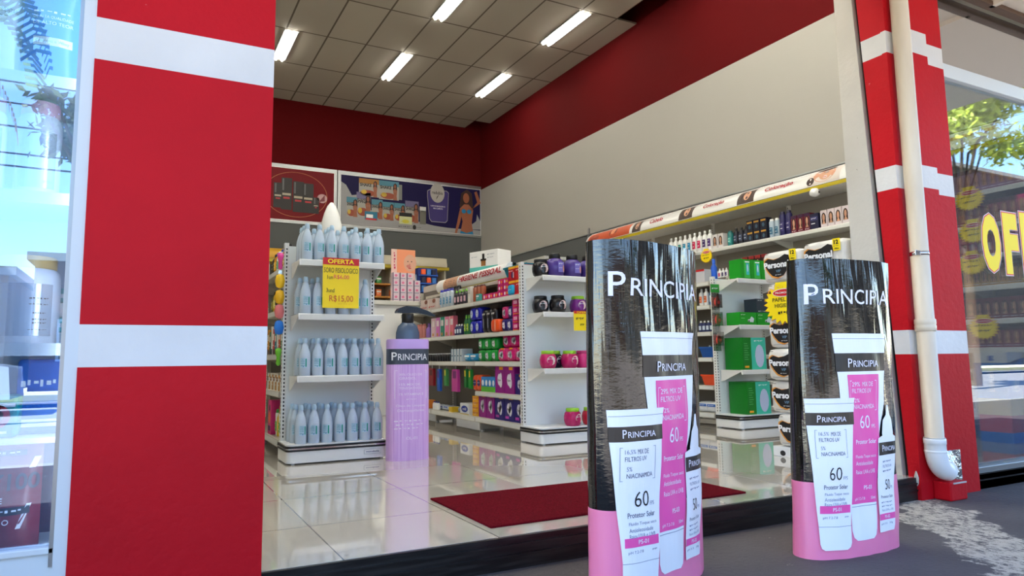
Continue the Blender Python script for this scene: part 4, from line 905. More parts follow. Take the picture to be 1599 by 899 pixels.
# sponges and brushes hung on a clip strip
e = empty('clip_strip', (.872, 4.80, .86), 'clip strip of coloured sponges beside the bottle display', 'rack'); m = MB(); m.tube([(0, 0, -.2), (.0, 0, .60)], .003, WHPL, 6); m.tube([(0, 0, .60), (.02, .03, .60)], .003, WHPL, 6); m.build('strip', e)
for i, (c, zz, l) in enumerate((((222, 70, 150), .50, 'pink brush'), ((244, 196, 20), .37, 'upper yellow sponge'), ((240, 184, 20), .26, 'lower yellow sponge'), ((226, 120, 120), .16, 'salmon sponge'), ((30, 120, 214), .05, 'blue sponge'), ((110, 190, 40), -.16, 'lime green brush'))):
    m = MB(); m.lathe([(.004, 0), (.026, .01), (.034, .05), (.026, .09), (.006, .10)] if i not in (0, 5) else [(.005, 0), (.016, .01), (.012, .06), (.02, .08), (.022, .11), (.005, .12)], C(*c), 12, sy=.8); m.box(-.012, .012, -.001, .001, .095, .125, CLEAR)
    o = m.build('hanging_sponge', None, (.842, 4.80, .80+zz)); tag(o, l+' hanging on the clip strip beside the bottle display', 'sponge')

# ---- second aisle
SV = (1.212, .907, .645, .37, .136)
run('gondola_shelving', 'beige shelving run with pads and diapers in the middle of the shop', 'shelving runs of the aisles', (2.82, 7.88, 0), 2.985, .29, SV, (.03, 1.0, 2.08, 2.965), 1.48, GAL2, skip=((3, 0), (3, 1)))
end_cap('white end display with hair mask jars', 2.80, 4.60, .62, (1.335, 1.04, .590), 1.47)
FR = 2.835        # front line of the goods
def rowy(keys, y0, y1, n, z, label, cat, group, dx=0.0, depth=.12, X0=FR, layers=1, lh=0):
    y0 = max(y0, 4.90); y1 = max(y1, y0+.1)
    for l in range(layers):
        for i, y in enumerate(YR(y0, y1, n)):
            k = keys[i % len(keys)] if isinstance(keys, (list, tuple)) else keys
            put(k, X0+depth/2+dx, y, z+l*lh, label, cat, group, R90)
RB = mat('red_carton', (196, 20, 34), .4); MG = mat('magenta_pack', (206, 20, 112), .3); NV = mat('navy_pack', (34, 26, 110), .3); PU = mat('purple_pack', (146, 20, 128), .3); GN = mat('green_pack', (16, 150, 50), .3)
boxp('redc', .12, .12, .122, RB, lambda m, L: (m.rect(L[0], 0, 1, .84, 1, C(240, 180, 40)), m.ell(L[0], .6, .4, .22, .25, C(90, 30, 90)), m.text(L[1], 'Magic', .1, .7, .62, .76, WHP, .02), m.rect(L[1], .7, .8, .2, .6, WHP)), 'condom_carton')
rowy('redc', 4.90, 5.15, 2, 1.212, 'red carton with gold top at the near end of the top shelf', 'carton', 'red cartons at the near end', layers=2, lh=.124)
softp('cyanp', .10, .07, .09, C(30, 170, 220), lambda m, L: m.text(L[0], 'Soft', .2, .8, .4, .6, WHP)); put('cyanp', 2.85, 5.09, 1.212, 'small cyan pack in front of the pink packs on the top shelf', 'pack', None, R90)
boxp('pinks', .09, .13, .052, MG, lambda m, L: (m.ell(L[0], .3, .5, .15, .3, WHP), m.rect(L[0], .6, .9, .3, .7, C(240, 150, 40))), 'pad_pack')
rowy('pinks', 5.14, 5.64, 5, 1.212, 'small magenta pad pack in the low row of the top shelf', 'pack', 'small magenta packs on the top shelf')
rowy('pinks', 5.14, 5.34, 2, 1.265, 'small magenta pad pack stacked on the top shelf row', 'pack', 'stacked small magenta packs on the top shelf', layers=2, lh=.053)
botp('brown', .03, .16, mat('brown_bottle', (150, 78, 50), .3), mat('dark_brown_cap', (80, 34, 24), .3), None, 1)
rowy('brown', 5.67, 5.9, 3, 1.212, 'brown bottle with dark cap on the top middle-aisle shelf', 'bottle', 'brown bottles on the top shelf', depth=.07)
boxp('tealc', .07, .03, .065, C(70, 160, 150), d_band(WHP), 'small_carton'); put('tealc', 2.83, 5.72, 1.212, 'small teal card in front of the brown bottles', 'carton', None, R90)
boxp('creamc', .06, .12, .16, C(226, 224, 214), d_band(C(200, 190, 180)), 'tall_carton'); put('creamc', 2.90, 5.96, 1.212, 'cream upright carton beside the brown bottles', 'carton', None, R90)
botp('mixb', .028, .15, mat('charcoal_bottle', (40, 36, 44), .3), mat('leaf_cap', (120, 180, 60), .3), C(210, 170, 180))
rowy('mixb', 6.03, 6.34, 4, 1.212, 'charcoal bottle with green cap and pink label, top shelf', 'bottle', 'charcoal bottles with green caps', depth=.06); rowy('mixb', 6.03, 6.34, 4, 1.212, 'charcoal bottle with green cap in the second rank, top shelf', 'bottle', 'charcoal bottles behind', depth=.06, dx=.07)
botp('bluecap', .026, .19, C(205, 215, 225), mat('indigo_cap', (40, 40, 150), .3), C(90, 150, 190), 3); botp('blackcap', .026, .22, mat('charcoal_bottle', (40, 36, 44), .3), BLK, None, 1)
rowy('bluecap', 6.38, 6.72, 4, 1.212, 'white tube with indigo cap on the top shelf', 'tube', 'white tubes with indigo caps', depth=.06); rowy('blackcap', 6.38, 6.72, 5, 1.212, 'tall black bottle behind the indigo-capped tubes', 'bottle', 'black bottles behind the tubes', depth=.06, dx=.08)
boxp('wafer', .22, .12, .12, C(214, 196, 190), lambda m, L: (m.text(L[0], 'VIDA', .08, .92, .1, .36, REDP, .04), m.ell(L[0], .75, .75, .2, .2, C(140, 80, 60))), 'display_carton')
rowy('wafer', 6.78, 7.24, 2, 1.212, 'pale carton with red letters at the far end of the top shelf', 'carton', 'pale cartons at the far end', depth=.12)
# second shelf
boxp('pst', .10, .12, .066, MG, lambda m, L: (m.rect(L[0], .2, .8, .35, .75, C(240, 190, 210)), m.text(L[1], 'Inti', .3, .7, .45, .65, MG, .03), m.rect(L[0], .1, .9, .02, .12, C(230, 130, 40))), 'pad_pack')
rowy('pst', 4.85, 5.08, 2, .907, 'magenta pad pack in the four-high stack, second shelf near end', 'pack', 'four-high stack of magenta packs', layers=4, lh=.068)
softp('navS', .10, .12, .11, NV, d_blob(False)); softp('magS', .10, .12, .11, MG, d_blob(False))
rowy('navS', 5.10, 5.30, 2, .907, 'navy pad pack beside the magenta stack, lower layer', 'pack', 'navy packs second shelf'); put('magS', 2.895, 5.24, 1.017, 'magenta pad pack lying on the navy packs', 'pack', None, R90); put('navS', 2.90, 5.14, 1.017, 'navy pad pack on top of the navy pair', 'pack', None, R90)
softp('blkP', .10, .12, .22, mat('black_pack', (20, 18, 26), .3), lambda m, L: (m.text(L[0], 'MAX', .2, .8, .7, .85, WHP), m.rect(L[0], .3, .5, .2, .6, C(120, 120, 140)))); rowy('blkP', 5.40, 5.68, 3, .907, 'tall black pack on the second middle-aisle shelf', 'pack', 'tall black packs'); 
softp('orgP', .16, .09, .115, mat('orange_pack', (236, 84, 30), .3), lambda m, L: m.rect(L[0], .55, .65, .1, .9, C(250, 190, 160))); put('orgP', 2.845, 5.36, .907, 'orange pack in front of the black packs', 'pack', None, R90)
softp('bluP', .11, .13, .125, mat('royal_blue_pack', (30, 34, 170), .25), lambda m, L: (m.ell(L[0], .45, .5, .25, .3, C(190, 200, 230)), m.text(L[1], 'Tena', .28, .62, .44, .56, NV, .02))); rowy('bluP', 5.70, 5.94, 2, .907, 'royal blue incontinence pack stacked two high', 'pack', 'royal blue packs', layers=2, lh=.127)
botp('grnb', .026, .19, mat('green_bottle', (30, 110, 60), .3), C(120, 190, 60), C(160, 190, 60)); botp('tealb', .026, .21, C(40, 110, 110), C(60, 140, 130), None, 3); botp('nvb', .024, .11, C(30, 40, 90), WHPL, C(210, 220, 230))
rowy('grnb', 5.98, 6.10, 2, .907, 'green bottle beside the royal blue packs', 'bottle', 'green bottles second shelf', depth=.06); rowy('tealb', 6.04, 6.30, 4, .907, 'teal tube standing behind small navy bottles', 'tube', 'teal tubes second shelf', depth=.06, dx=.10); rowy('nvb', 6.14, 6.32, 3, .907, 'small navy bottle in front of the teal tubes', 'bottle', 'small navy bottles', depth=.05)
for i, (c, l) in enumerate((((226, 110, 130), 'coral'), ((240, 130, 170), 'pale pink'), ((20, 140, 110), 'sea-green'), ((216, 110, 190), 'orchid'), ((230, 190, 200), 'blush and gold'))):
    boxp('sac%d' % i, .105, .05, .205, C(*c), lambda m, L: (m.rect(L[0], .02, .14, 0, 1, WHP), m.rect(L[0], .3, .9, .55, .85, C(240, 225, 225)), m.rect(L[0], .3, .7, .05, .2, C(200, 140, 60))), 'depilatory_carton'); put('sac%d' % i, 2.87, 6.40+.122*i, .907, l+' upright hair-removal carton on the second shelf', 'carton', None, R90)
botp('lavb', .036, .16, C(150, 110, 190), C(130, 90, 170), None, 2); put('lavb', 2.87, 7.06, .907, 'lavender bottle at the far end of the second shelf', 'bottle', None, R90)
botp('peach', .026, .16, C(216, 140, 130), C(190, 110, 100), None, 3); rowy('peach', 7.14, 7.4, 3, .907, 'peach tube at the far end of the second shelf', 'tube', 'peach tubes', depth=.06)
# third shelf
softp('magP', .15, .13, .12, MG, d_blob(True)); rowy('magP', 4.89, 5.37, 3, .645, 'magenta pad pack with orange tag, third shelf lower layer', 'pack', 'magenta packs third shelf low'); rowy('magP', 4.89, 5.33, 3, .765, 'magenta pad pack with orange tag, third shelf upper layer', 'pack', 'magenta packs third shelf high', dx=.03)
softp('grnP', .115, .12, .108, GN, d_blob(False)); rowy('grnP', 5.38, 5.78, 3, .645, 'green pad pack stacked two high on the third shelf', 'pack', 'green packs third shelf', layers=2, lh=.108)
softp('cynP', .13, .12, .075, C(20, 140, 190), d_band(WHP)); rowy('cynP', 5.80, 6.08, 2, .645, 'flat cyan wipes pack on the third shelf', 'pack', 'cyan wipes packs', layers=1)
boxp('wbx', .055, .12, .125, C(206, 216, 222), lambda m, L: (m.rect(L[0], 0, .25, 0, 1, C(60, 120, 150)), m.rect(L[0], .4, .9, .4, .5, C(60, 90, 120))), 'tall_carton'); rowy('wbx', 6.12, 6.40, 4, .645, 'white and blue upright carton on the third shelf', 'carton', 'white and blue cartons third shelf')
botp('blks', .022, .085, mat('black_jar', (22, 20, 24), .25), C(190, 190, 190), None, 1); botp('reds', .03, .10, C(150, 20, 30), C(200, 40, 60), None, 1)
rowy('blks', 6.44, 7.05, 9, .645, 'small black bottle with silver cap on the third shelf', 'bottle', 'small black bottles', depth=.05); put('reds', 2.87, 7.14, .645, 'small dark red bottle at the far end of the third shelf', 'bottle', None, R90)
# fourth shelf
boxp('navB', .15, .13, .17, NV, d_blob(True)); boxp('purB', .17, .14, .235, PU, d_blob(True)); put('navB', 2.90, 4.98, .37, 'navy pad carton at the near end of the fourth shelf', 'carton', None, R90)
rowy('purB', 5.06, 5.41, 2, .37, 'large purple pad carton on the fourth shelf', 'carton', 'purple cartons fourth shelf', depth=.13)
boxp('lwn', .07, .12, .135, C(40, 130, 200), lambda m, L: (m.rect(L[0], 0, 1, 0, .35, C(90, 180, 50)), m.ell(L[0], .5, .6, .3, .2, WHP)), 'wipes_carton'); rowy('lwn', 5.42, 5.70, 4, .37, 'blue and green carton on the fourth shelf', 'carton', 'blue and green cartons fourth shelf')
softp('orgB', .11, .12, .15, mat('orange_pack', (236, 84, 30), .3), lambda m, L: (m.ell(L[0], .5, .5, .3, .2, NV), m.text(L[1], 'Bigfral', .25, .75, .46, .56, WHP, .02))); rowy('orgB', 5.71, 5.88, 2, .37, 'orange diaper pack with blue oval on the fourth shelf', 'pack', 'orange packs fourth shelf')
# hook bar with hanging goods
e = empty('hook_rail', (2.84, 6.5, .62), 'metal hook rail below the third shelf of the middle aisle', 'rail'); m = MB(); m.tube([(.02, -.62, 0), (.02, .9, 0)], .005, ALU, 8)
for y in (-.60, -.3, 0, .3, .6, .88): m.tube([(.02, y, 0), (.27, y, 0)], .004, ALU, 6)
m.build('rail', e)
for y, c, c2, h, w_, l in ((5.93, (30, 140, 50), (220, 190, 50), .20, .05, 'green and gold spray bottle'), (6.03, (20, 120, 50), (220, 190, 50), .19, .05, 'dark green spray bottle'), (6.28, (196, 60, 150), (120, 30, 110), .24, .14, 'wide pink and purple pouch'), (6.52, (70, 150, 80), (220, 200, 60), .19, .06, 'green and yellow pouch'), (6.70, (30, 90, 190), (90, 40, 140), .25, .07, 'long blue and violet pouch'), (6.90, (150, 20, 30), (90, 10, 20), .20, .12, 'dark red card nearest the blue pouch'), (7.06, (140, 18, 28), (80, 10, 20), .20, .12, 'dark red card at the far end of the rail')):
    m = MB(); m.prism([(-w_/2, 0), (w_/2, 0), (w_/2*1.02, h*.5), (w_/2*.85, h*.92), (-w_/2*.85, h*.92), (-w_/2*1.02, h*.5)], -.015, .015, C(*c), lambda p, t: (p[0], t, p[1]))
    m.rect(lambda a, b: Vector((a, -.0165, b)), -w_*.3, w_*.3, h*.55, h*.85, C(*c2)); m.box(-.008, .008, -.002, .002, h*.92, h+.03, CLEAR)
    tag(m.build('hanging_pack', None, (2.84, y, .605-h-.02), R90), l+' hanging from the hook rail', 'pack')
# fifth shelf
boxp('navL', .175, .15, .215, NV, d_blob(True, C(180, 60, 160))); boxp('purL', .15, .15, .215, PU, d_blob(True)); rowy('navL', 4.90, 5.43, 3, .136, 'large navy night pad carton on the bottom shelf', 'carton', 'large navy cartons bottom shelf', depth=.15); rowy('purL', 5.44, 5.76, 2, .136, 'large purple pad carton on the bottom shelf', 'carton', 'large purple cartons bottom shelf', depth=.15)
boxp('yelL', .12, .12, .045, C(236, 170, 20), d_band(C(200, 100, 20)), 'small_carton'); rowy('yelL', 5.76, 5.90, 1, .136, 'yellow carton in the tall yellow stack, bottom shelf', 'carton', 'yellow stack bottom shelf', layers=4, lh=.046)
boxp('mili', .20, .12, .105, C(226, 228, 230), lambda m, L: (m.ell(L[0], .5, .5, .38, .3, C(30, 60, 160)), m.text(L[1], 'mili', .3, .7, .38, .62, WHP, .02), m.rect(L[0], 0, 1, 0, .08, C(200, 170, 60))), 'cotton_pack'); put('mili', 2.89, 6.06, .136, 'white pack with blue oval on the bottom shelf', 'pack', None, R90)
boxp('ysm', .08, .08, .05, C(230, 190, 40), None, 'small_carton'); put('ysm', 2.87, 6.40, .136, 'small yellow carton alone on the bottom shelf', 'carton', None, R90)
softp('wbl', .10, .10, .045, C(200, 208, 220), d_band(C(40, 80, 180))); rowy('wbl', 6.20, 7.0, 6, .136, 'flat white and blue pack low on the bottom shelf', 'pack', 'flat packs bottom shelf', dx=.05) ; botp('wbt', .018, .085, WHPL, C(30, 60, 170)); rowy('wbt', 6.72, 6.9, 3, .136, 'tiny white bottle with blue cap on the bottom shelf', 'bottle', 'tiny bottles bottom shelf', depth=.03)
boxp('ora', .10, .08, .09, C(226, 130, 40), d_band(WHP), 'small_carton'); put('ora', 2.87, 7.04, .136, 'orange carton at the far end of the bottom shelf', 'carton', None, R90)
# upper small shelf with header sign, white carton, teal basket
m = MB(); m.box(2.93, 3.11, 4.92, 7.3, 1.372, 1.385, GAL2); m.box(2.926, 2.932, 4.92, 7.3, 1.36, 1.388, GAL2)
for y in (5.1, 6.2, 7.2): m.prism([(2.95, 1.372), (3.11, 1.372), (3.11, 1.30)], y, y+.006, GAL2, lambda p, t: (p[0], t, p[1]))
tag(m.build('top_shelf'), 'narrow upper shelf under the HIGIENE PESSOAL header', 'shelf')
hd = empty('header_sign', (2.97, 5.42, 1.385), 'white half-round HIGIENE PESSOAL header sign', 'sign')
m = MB(); hr = .085; n = 10; arc = [(.06-hr*math.cos(-PI/2*.55+PI*.9*i/n)*1.0, .085+hr*math.sin(-PI/2*.55+PI*.9*i/n)) for i in range(n+1)]
arcf = lambda off: (lambda a, b: Vector((.06-(hr+off)*math.cos(-.87+2.3*b), 1.62-a, .085+(hr+off)*math.sin(-.87+2.3*b))))
m.strip(arcf(0), [(i/12, 0, 1.62) for i in range(13)], WHPL, 1); 
m.poly(lambda a, b: Vector((a, 0, b)), [(.06-hr*math.cos(-.87+2.3*i/12), .085+hr*math.sin(-.87+2.3*i/12)) for i in range(13)]+[(.10, .17), (.10, .0)], WHPL); m.box(.02, .10, 0, 1.62, 0, .03, WHPL); m.box(.06, .10, 0, 1.62, .03, .168, WHPL)
m.strip(arcf(.001), [(i/12*.14, 0, 1.62) for i in range(5)], C(200, 180, 60), 1)
m.text(arcf(.007), 'HIGIENE PESSOAL', .62, 1.56, .34, .64, mat('dark_red_text', (170, 24, 40), .5), .03); m.strip(arcf(.0015), [(.15+i/12*.85, .20, .56) for i in range(13)], C(196, 150, 120), 1)
for a, r_, c in ((.30, .09, HAIRP), (.44, .08, HAIRP)): m.ell(arcf(.002), a, .55, r_*.7, .3, c); m.ell(arcf(.003), a+.01, .5, r_*.4, .18, SKIN)
m.build('header', hd)
m = MB(); w_, h = .40, .21; m.box(-w_/2, w_/2, -.10, .10, 0, h, WHPL, .004); f = lambda a, b: Vector((-w_/2+a*w_, -.102, b*h)); m.rect(f, .0, 1, 0, .22, C(90, 190, 180)); m.lathe([(0, 0)], INK) if False else None
m.box(-w_/2-.001, w_/2+.001, -.101, .101, .0, .03, C(214, 140, 170)); g = lambda a, b: f(a, b)+Vector((0, -.001, 0)); m.rect(g, .42, .58, .25, .55, C(150, 100, 50)); m.rect(g, .46, .54, .55, .85, INK); m.rect(g, .40, .60, .5, .6, INK); m.text(g, 'VITAMINA', .64, .9, .75, .82, GT); m.text(g, 'SERUM', .64, .86, .6, .66, GT); m.text(g, 'FACIAL', .08, .3, .7, .76, GT)
tag(m.build('serum_carton', None, (3.19, 6.18, 1.56), R90+.35), 'white serum carton with teal base on top of the middle aisle', 'carton')
m = MB(); m.box(3.115, 3.42, 5.0, 7.85, 1.535, 1.56, GAL2); m.box(3.115, 3.13, 5.0, 7.85, 1.485, 1.535, GAL2); tag(m.build('top_shelf'), 'flat board on top of the middle aisle, under the white serum carton', 'shelf')
m = MB()
for s_, (a, b) in enumerate(((.0, .0),)):
    o0, o1 = .19, .24
    base = [(-o0, -.07), (o0, -.07), (o0, .07), (-o0, .07)]; topp = [(-o1, -.10), (o1, -.10), (o1, .10), (-o1, .10)]
TLB = mat('teal_basket', (0, 130, 150), .35)
def basket(nm, x, y, z, mt, label, k=1.0, rz=R90, name='basket'):
    m = MB(); B = [(-.17*k, -.06), (.17*k, -.06), (.17*k, .07), (-.17*k, .07)]; T = [(-.21*k, -.08), (.21*k, -.08), (.21*k, .09), (-.21*k, .09)]; h = .10
    vs = [(a, b, 0) for a, b in B]+[(a, b, h) for a, b in T]+[(a*.96, b*.93, h) for a, b in T]+[(a*.96, b*.93, .005) for a, b in B]
    m.add(vs, [(3, 2, 1, 0)]+[(i, (i+1) % 4, 4+(i+1) % 4, 4+i) for i in range(4)]+[(4+i, 4+(i+1) % 4, 8+(i+1) % 4, 8+i) for i in range(4)]+[(8+i, 8+(i+1) % 4, 12+(i+1) % 4, 12+i) for i in range(4)]+[(12, 13, 14, 15)], mt)
    m.box(-.215*k, .215*k, -.086, -.079, h-.012, h+.003, mt); return tag(m.build(name, None, (x, y, z), rz), label, 'basket')
basket('b', 3.01, 5.20, 1.386, TLB, 'teal plastic basket beside the HIGIENE PESSOAL header')
botp('vial', .02, .07, C(60, 70, 90), ALU, None, 1); rowy('vial', 5.12, 5.24, 2, 1.392, 'small dark vial standing in the teal basket', 'bottle', 'vials in the teal basket', X0=2.99, depth=.04) 

# jars on the second end display
def jars(z, items):
    for k, x, y, l in items: put(k, x, y, z, l, 'jar', None, random.uniform(-.25, .25))
jars(1.335, [('jar_violet', 3.02, 4.69, 'violet jar leftmost on the top shelf of the jar display'), ('jar_violet', 3.19, 4.69, 'violet jar second from left on top of the jar display'), ('jar_violet', 3.35, 4.69, 'violet jar at the totem edge on top of the jar display'), ('jar_black', 2.90, 4.72, 'black jar left of the violet jars, top shelf'), ('jar_black', 3.10, 4.80, 'black jar behind the violet jars, top shelf'), ('jar_black', 3.27, 4.80, 'rear black jar between the violet jars, top shelf')])
jars(1.04, [('jar_black', 2.93, 4.78, 'rear black jar on the second shelf of the jar display'), ('jar_black', 3.04, 4.69, 'front black jar on the second shelf of the jar display'), ('jar_purple', 3.24, 4.69, 'purple jar with lime lid on the second shelf'), ('jar_purple', 3.39, 4.70, 'purple jar with lime lid half behind the totem')])
jars(.590, [('jar_magenta', 2.93, 4.68, 'magenta jar leftmost on the third shelf of the jar display'), ('jar_dark', 3.05, 4.78, 'dark plum jar between two magenta jars'), ('jar_magenta', 3.13, 4.67, 'magenta jar centred on the third shelf'), ('jar_pink', 3.27, 4.68, 'pink jar with pink lid on the third shelf'), ('jar_magenta', 3.40, 4.7, 'magenta jar behind the totem, third shelf')])
jars(.128, [('jar_magenta', 3.14, 4.66, 'magenta jar on the base of the jar display'), ('jar_red', 3.315, 4.66, 'red jar with lime lid on the base of the jar display')])
offer_sign(3.22, 4.578, 1.05, .20, .16, [('60ml', .1, .5, .5, .72, INK, 0), ('R$', .3, .5, .2, .4, INK, 0)], 'second yellow OFERTA sign, half behind the black totem')

# ---- third aisle
run('gondola_shelving', 'beige shelving run at the right, beyond the black totem', 'shelving runs of the aisles', (4.93, 6.98, 0), 2.105, .28, (1.40, 1.17, .91, .66, .39, .13), (.02, 1.05, 2.085), 1.46, GAL2)
end_cap('white end display with green nebulizer cartons', 4.93, 4.58, .62, (1.40, .962, .543), 1.44)
DG = mat('kelly_green_carton', (20, 150, 30), .4); MI = C(60, 190, 160)
boxp('neb', .13, .14, .185, DG, lambda m, L: (m.rect(L[0], .35, .95, .05, .95, C(60, 190, 70)), m.rect(L[1], .55, .85, .2, .8, C(60, 190, 200)), m.ell(L[2], .7, .55, .07, .2, C(210, 230, 240)), m.rect(L[1], .45, .9, .84, .9, WHP)), 'nebulizer_carton')
for x in (5.10, 5.235, 5.37, 5.505): put('neb', x, 4.66, 1.40, 'green nebulizer carton in the row on top of the right end display', 'carton', 'green cartons on the top right display')
boxp('neb2', .22, .16, .118, DG, lambda m, L: (m.text(L[0], 'Neb', .08, .35, .74, .86, WHP), m.poly(L[0], [(.48, .25), (.80, .2), (.85, .5), (.7, .68), (.6, .45), (.48, .42)], C(210, 215, 220)), m.rect(L[1], .5, .58, .25, .35, INK), m.rect(L[0], .08, .3, .5, .55, C(120, 210, 120))), 'inhaler_carton')
for x in (5.10, 5.33): put('neb2', x, 4.67, .962, 'flat green inhaler carton on the middle shelf of the right display', 'carton', 'flat green inhaler cartons')
boxp('drkb', .20, .15, .135, mat('slate_carton', (44, 56, 68), .4), lambda m, L: (m.rect(L[0], .55, .8, .78, .95, C(230, 170, 40)), m.text(L[0], 'POWER', .1, .4, .84, .93, WHP), m.text(L[0], 'i l l i 0 0', .1, .9, .08, .16, WHP)), 'slate_carton'); put('drkb', 5.36, 4.70, 1.081, 'slate carton stacked on the flat green cartons', 'carton')
boxp('bigg', .30, .22, .30, mat('emerald_carton', (10, 120, 30), .4), lambda m, L: (m.rect(L[0], .36, 1, 0, 1, MI), m.ell(L[1], .72, .42, .2, .36, C(190, 200, 225)), m.text(L[1], 'Ultra', .5, .9, .86, .93, WHP), m.rect(L[0], .06, .24, .06, .12, C(240, 160, 30)), *[m.rect(L[0], .06, .06+.2*(.7+.3*((i*7) % 3)/2), .8-.07*i, .815-.07*i, C(100, 190, 110)) for i in range(8)]), 'humidifier_carton')
put('bigg', 5.17, 4.71, .543, 'large green and mint humidifier carton on the lower shelf', 'carton'); put('bigg', 5.20, 4.71, .128, 'large green and mint humidifier carton on the base', 'carton')
# bits on its left side
boxp('tubw', .12, .10, .13, C(206, 206, 210), lambda m, L: m.rect(L[0], 0, 1, .86, 1, REDP), 'plastic_case'); put('tubw', 5.02, 5.14, 1.17+.0, 'clear case with red lid near the black totem', 'case', None, R90) if False else None
botp('otb', .026, .17, WHPL, WHPL, C(226, 110, 50)); botp('bwb', .030, .17, C(40, 120, 190), BLK, C(210, 225, 240)); botp('ryb', .03, .22, C(30, 90, 200), C(40, 100, 210), None, 2)
put('otb', 4.985, 4.99, 1.17, 'white bottle with orange label right of the near totem', 'bottle', None, R90); put('otb', 5.0, 5.07, 1.17, 'second orange-labelled bottle, partly hidden', 'bottle', None, R90); put('bwb', 4.985, 4.91, 1.17, 'blue bottle with black cap next to the orange-labelled bottle', 'bottle', None, R90)
put('ryb', 4.99, 4.88, 1.40, 'royal blue spray bottle beside the top of the right end display', 'bottle', None, R90); put('tubw', 5.0, 5.03, 1.40, 'clear case with red lid beside the royal blue spray bottle', 'case', None, R90)
rowy('nvb', 4.88, 5.10, 4, .91, 'small navy bottle on the side of the right aisle', 'bottle', 'small navy bottles right aisle', X0=4.95, depth=.06)
basket('b', 5.04, 4.98, .66, mat('blue_basket', (30, 90, 170), .35), 'blue plastic basket on the side of the right aisle', .55); basket('b', 5.04, 4.97, .39, mat('orange_basket', (226, 80, 40), .35), 'orange plastic basket on the side of the right aisle', .55)
rowy('nvb', 4.90, 5.06, 3, .668, 'navy bottle standing in the blue basket', 'bottle', 'navy bottles in the blue basket', X0=5.01, depth=.06)
softp('wfold', .13, .16, .10, C(222, 224, 226), d_band(C(60, 110, 190))); rowy('wfold', 4.86, 5.14, 2, .13, 'white folded diaper pack at the bottom of the right aisle', 'pack', 'white packs bottom right aisle', X0=4.95, depth=.16)
e = empty('clip_strip', (4.905, 4.80, .72), 'clear clip strip with green header and red pouches', 'rack'); m = MB(); m.box(-.055, .055, -.004, 0, .56, .64, C(30, 140, 40)); m.text(XZ(-.0055), 'PROMO', -.04, .04, .585, .61, WHP); m.build('header_card', e)
m = MB(); m.box(-.05, .05, -.002, 0, 0, .56, CLEAR); m.build('sleeve', e)
for i, zz in enumerate((.42, .25, .06)):
    m = MB(); m.lathe([(.01, 0), (.034, .02), (.038, .05), (.02, .09), (.01, .10)], C(214, 70, 60), 10, sy=.6); m.box(-.042, .042, -.022, -.02, -.01, .12, CLEAR)
    tag(m.build('hanging_pouch', None, (4.905, 4.775, .72+zz)), ('top', 'middle', 'lowest')[i]+' red pouch on the clear clip strip', 'pouch')

# ------------------------------------------------------------------ unseen lamps added to brighten the left display window
e = empty('added_display_lamp', (-1.2, 2.56, 2.88), 'unseen tube lamp added under the ceiling to brighten the left display window', 'lamp'); m = MB(); m.box(-.7, .7, -.03, .03, 0, .03, REFL); m.build('housing', e); m = MB(); m.tube([(-.68, 0, -.015), (.68, 0, -.015)], .015, TUBE, 8); m.build('tube', e)
e = empty('added_display_lamp', (-.178, 2.475, .12), 'upright tube lamp added out of sight behind the frame to brighten the left display window', 'lamp'); m = MB(); m.box(-.002, .02, -.02, .02, 0, 2.7, REFL); m.build('housing', e); m = MB(); m.tube([(-.014, 0, .02), (-.014, 0, 2.68)], .010, mat('added_dim_tube', (250, 250, 250), .5, emit=(236, 244, 255), es=12), 8); m.build('tube', e)

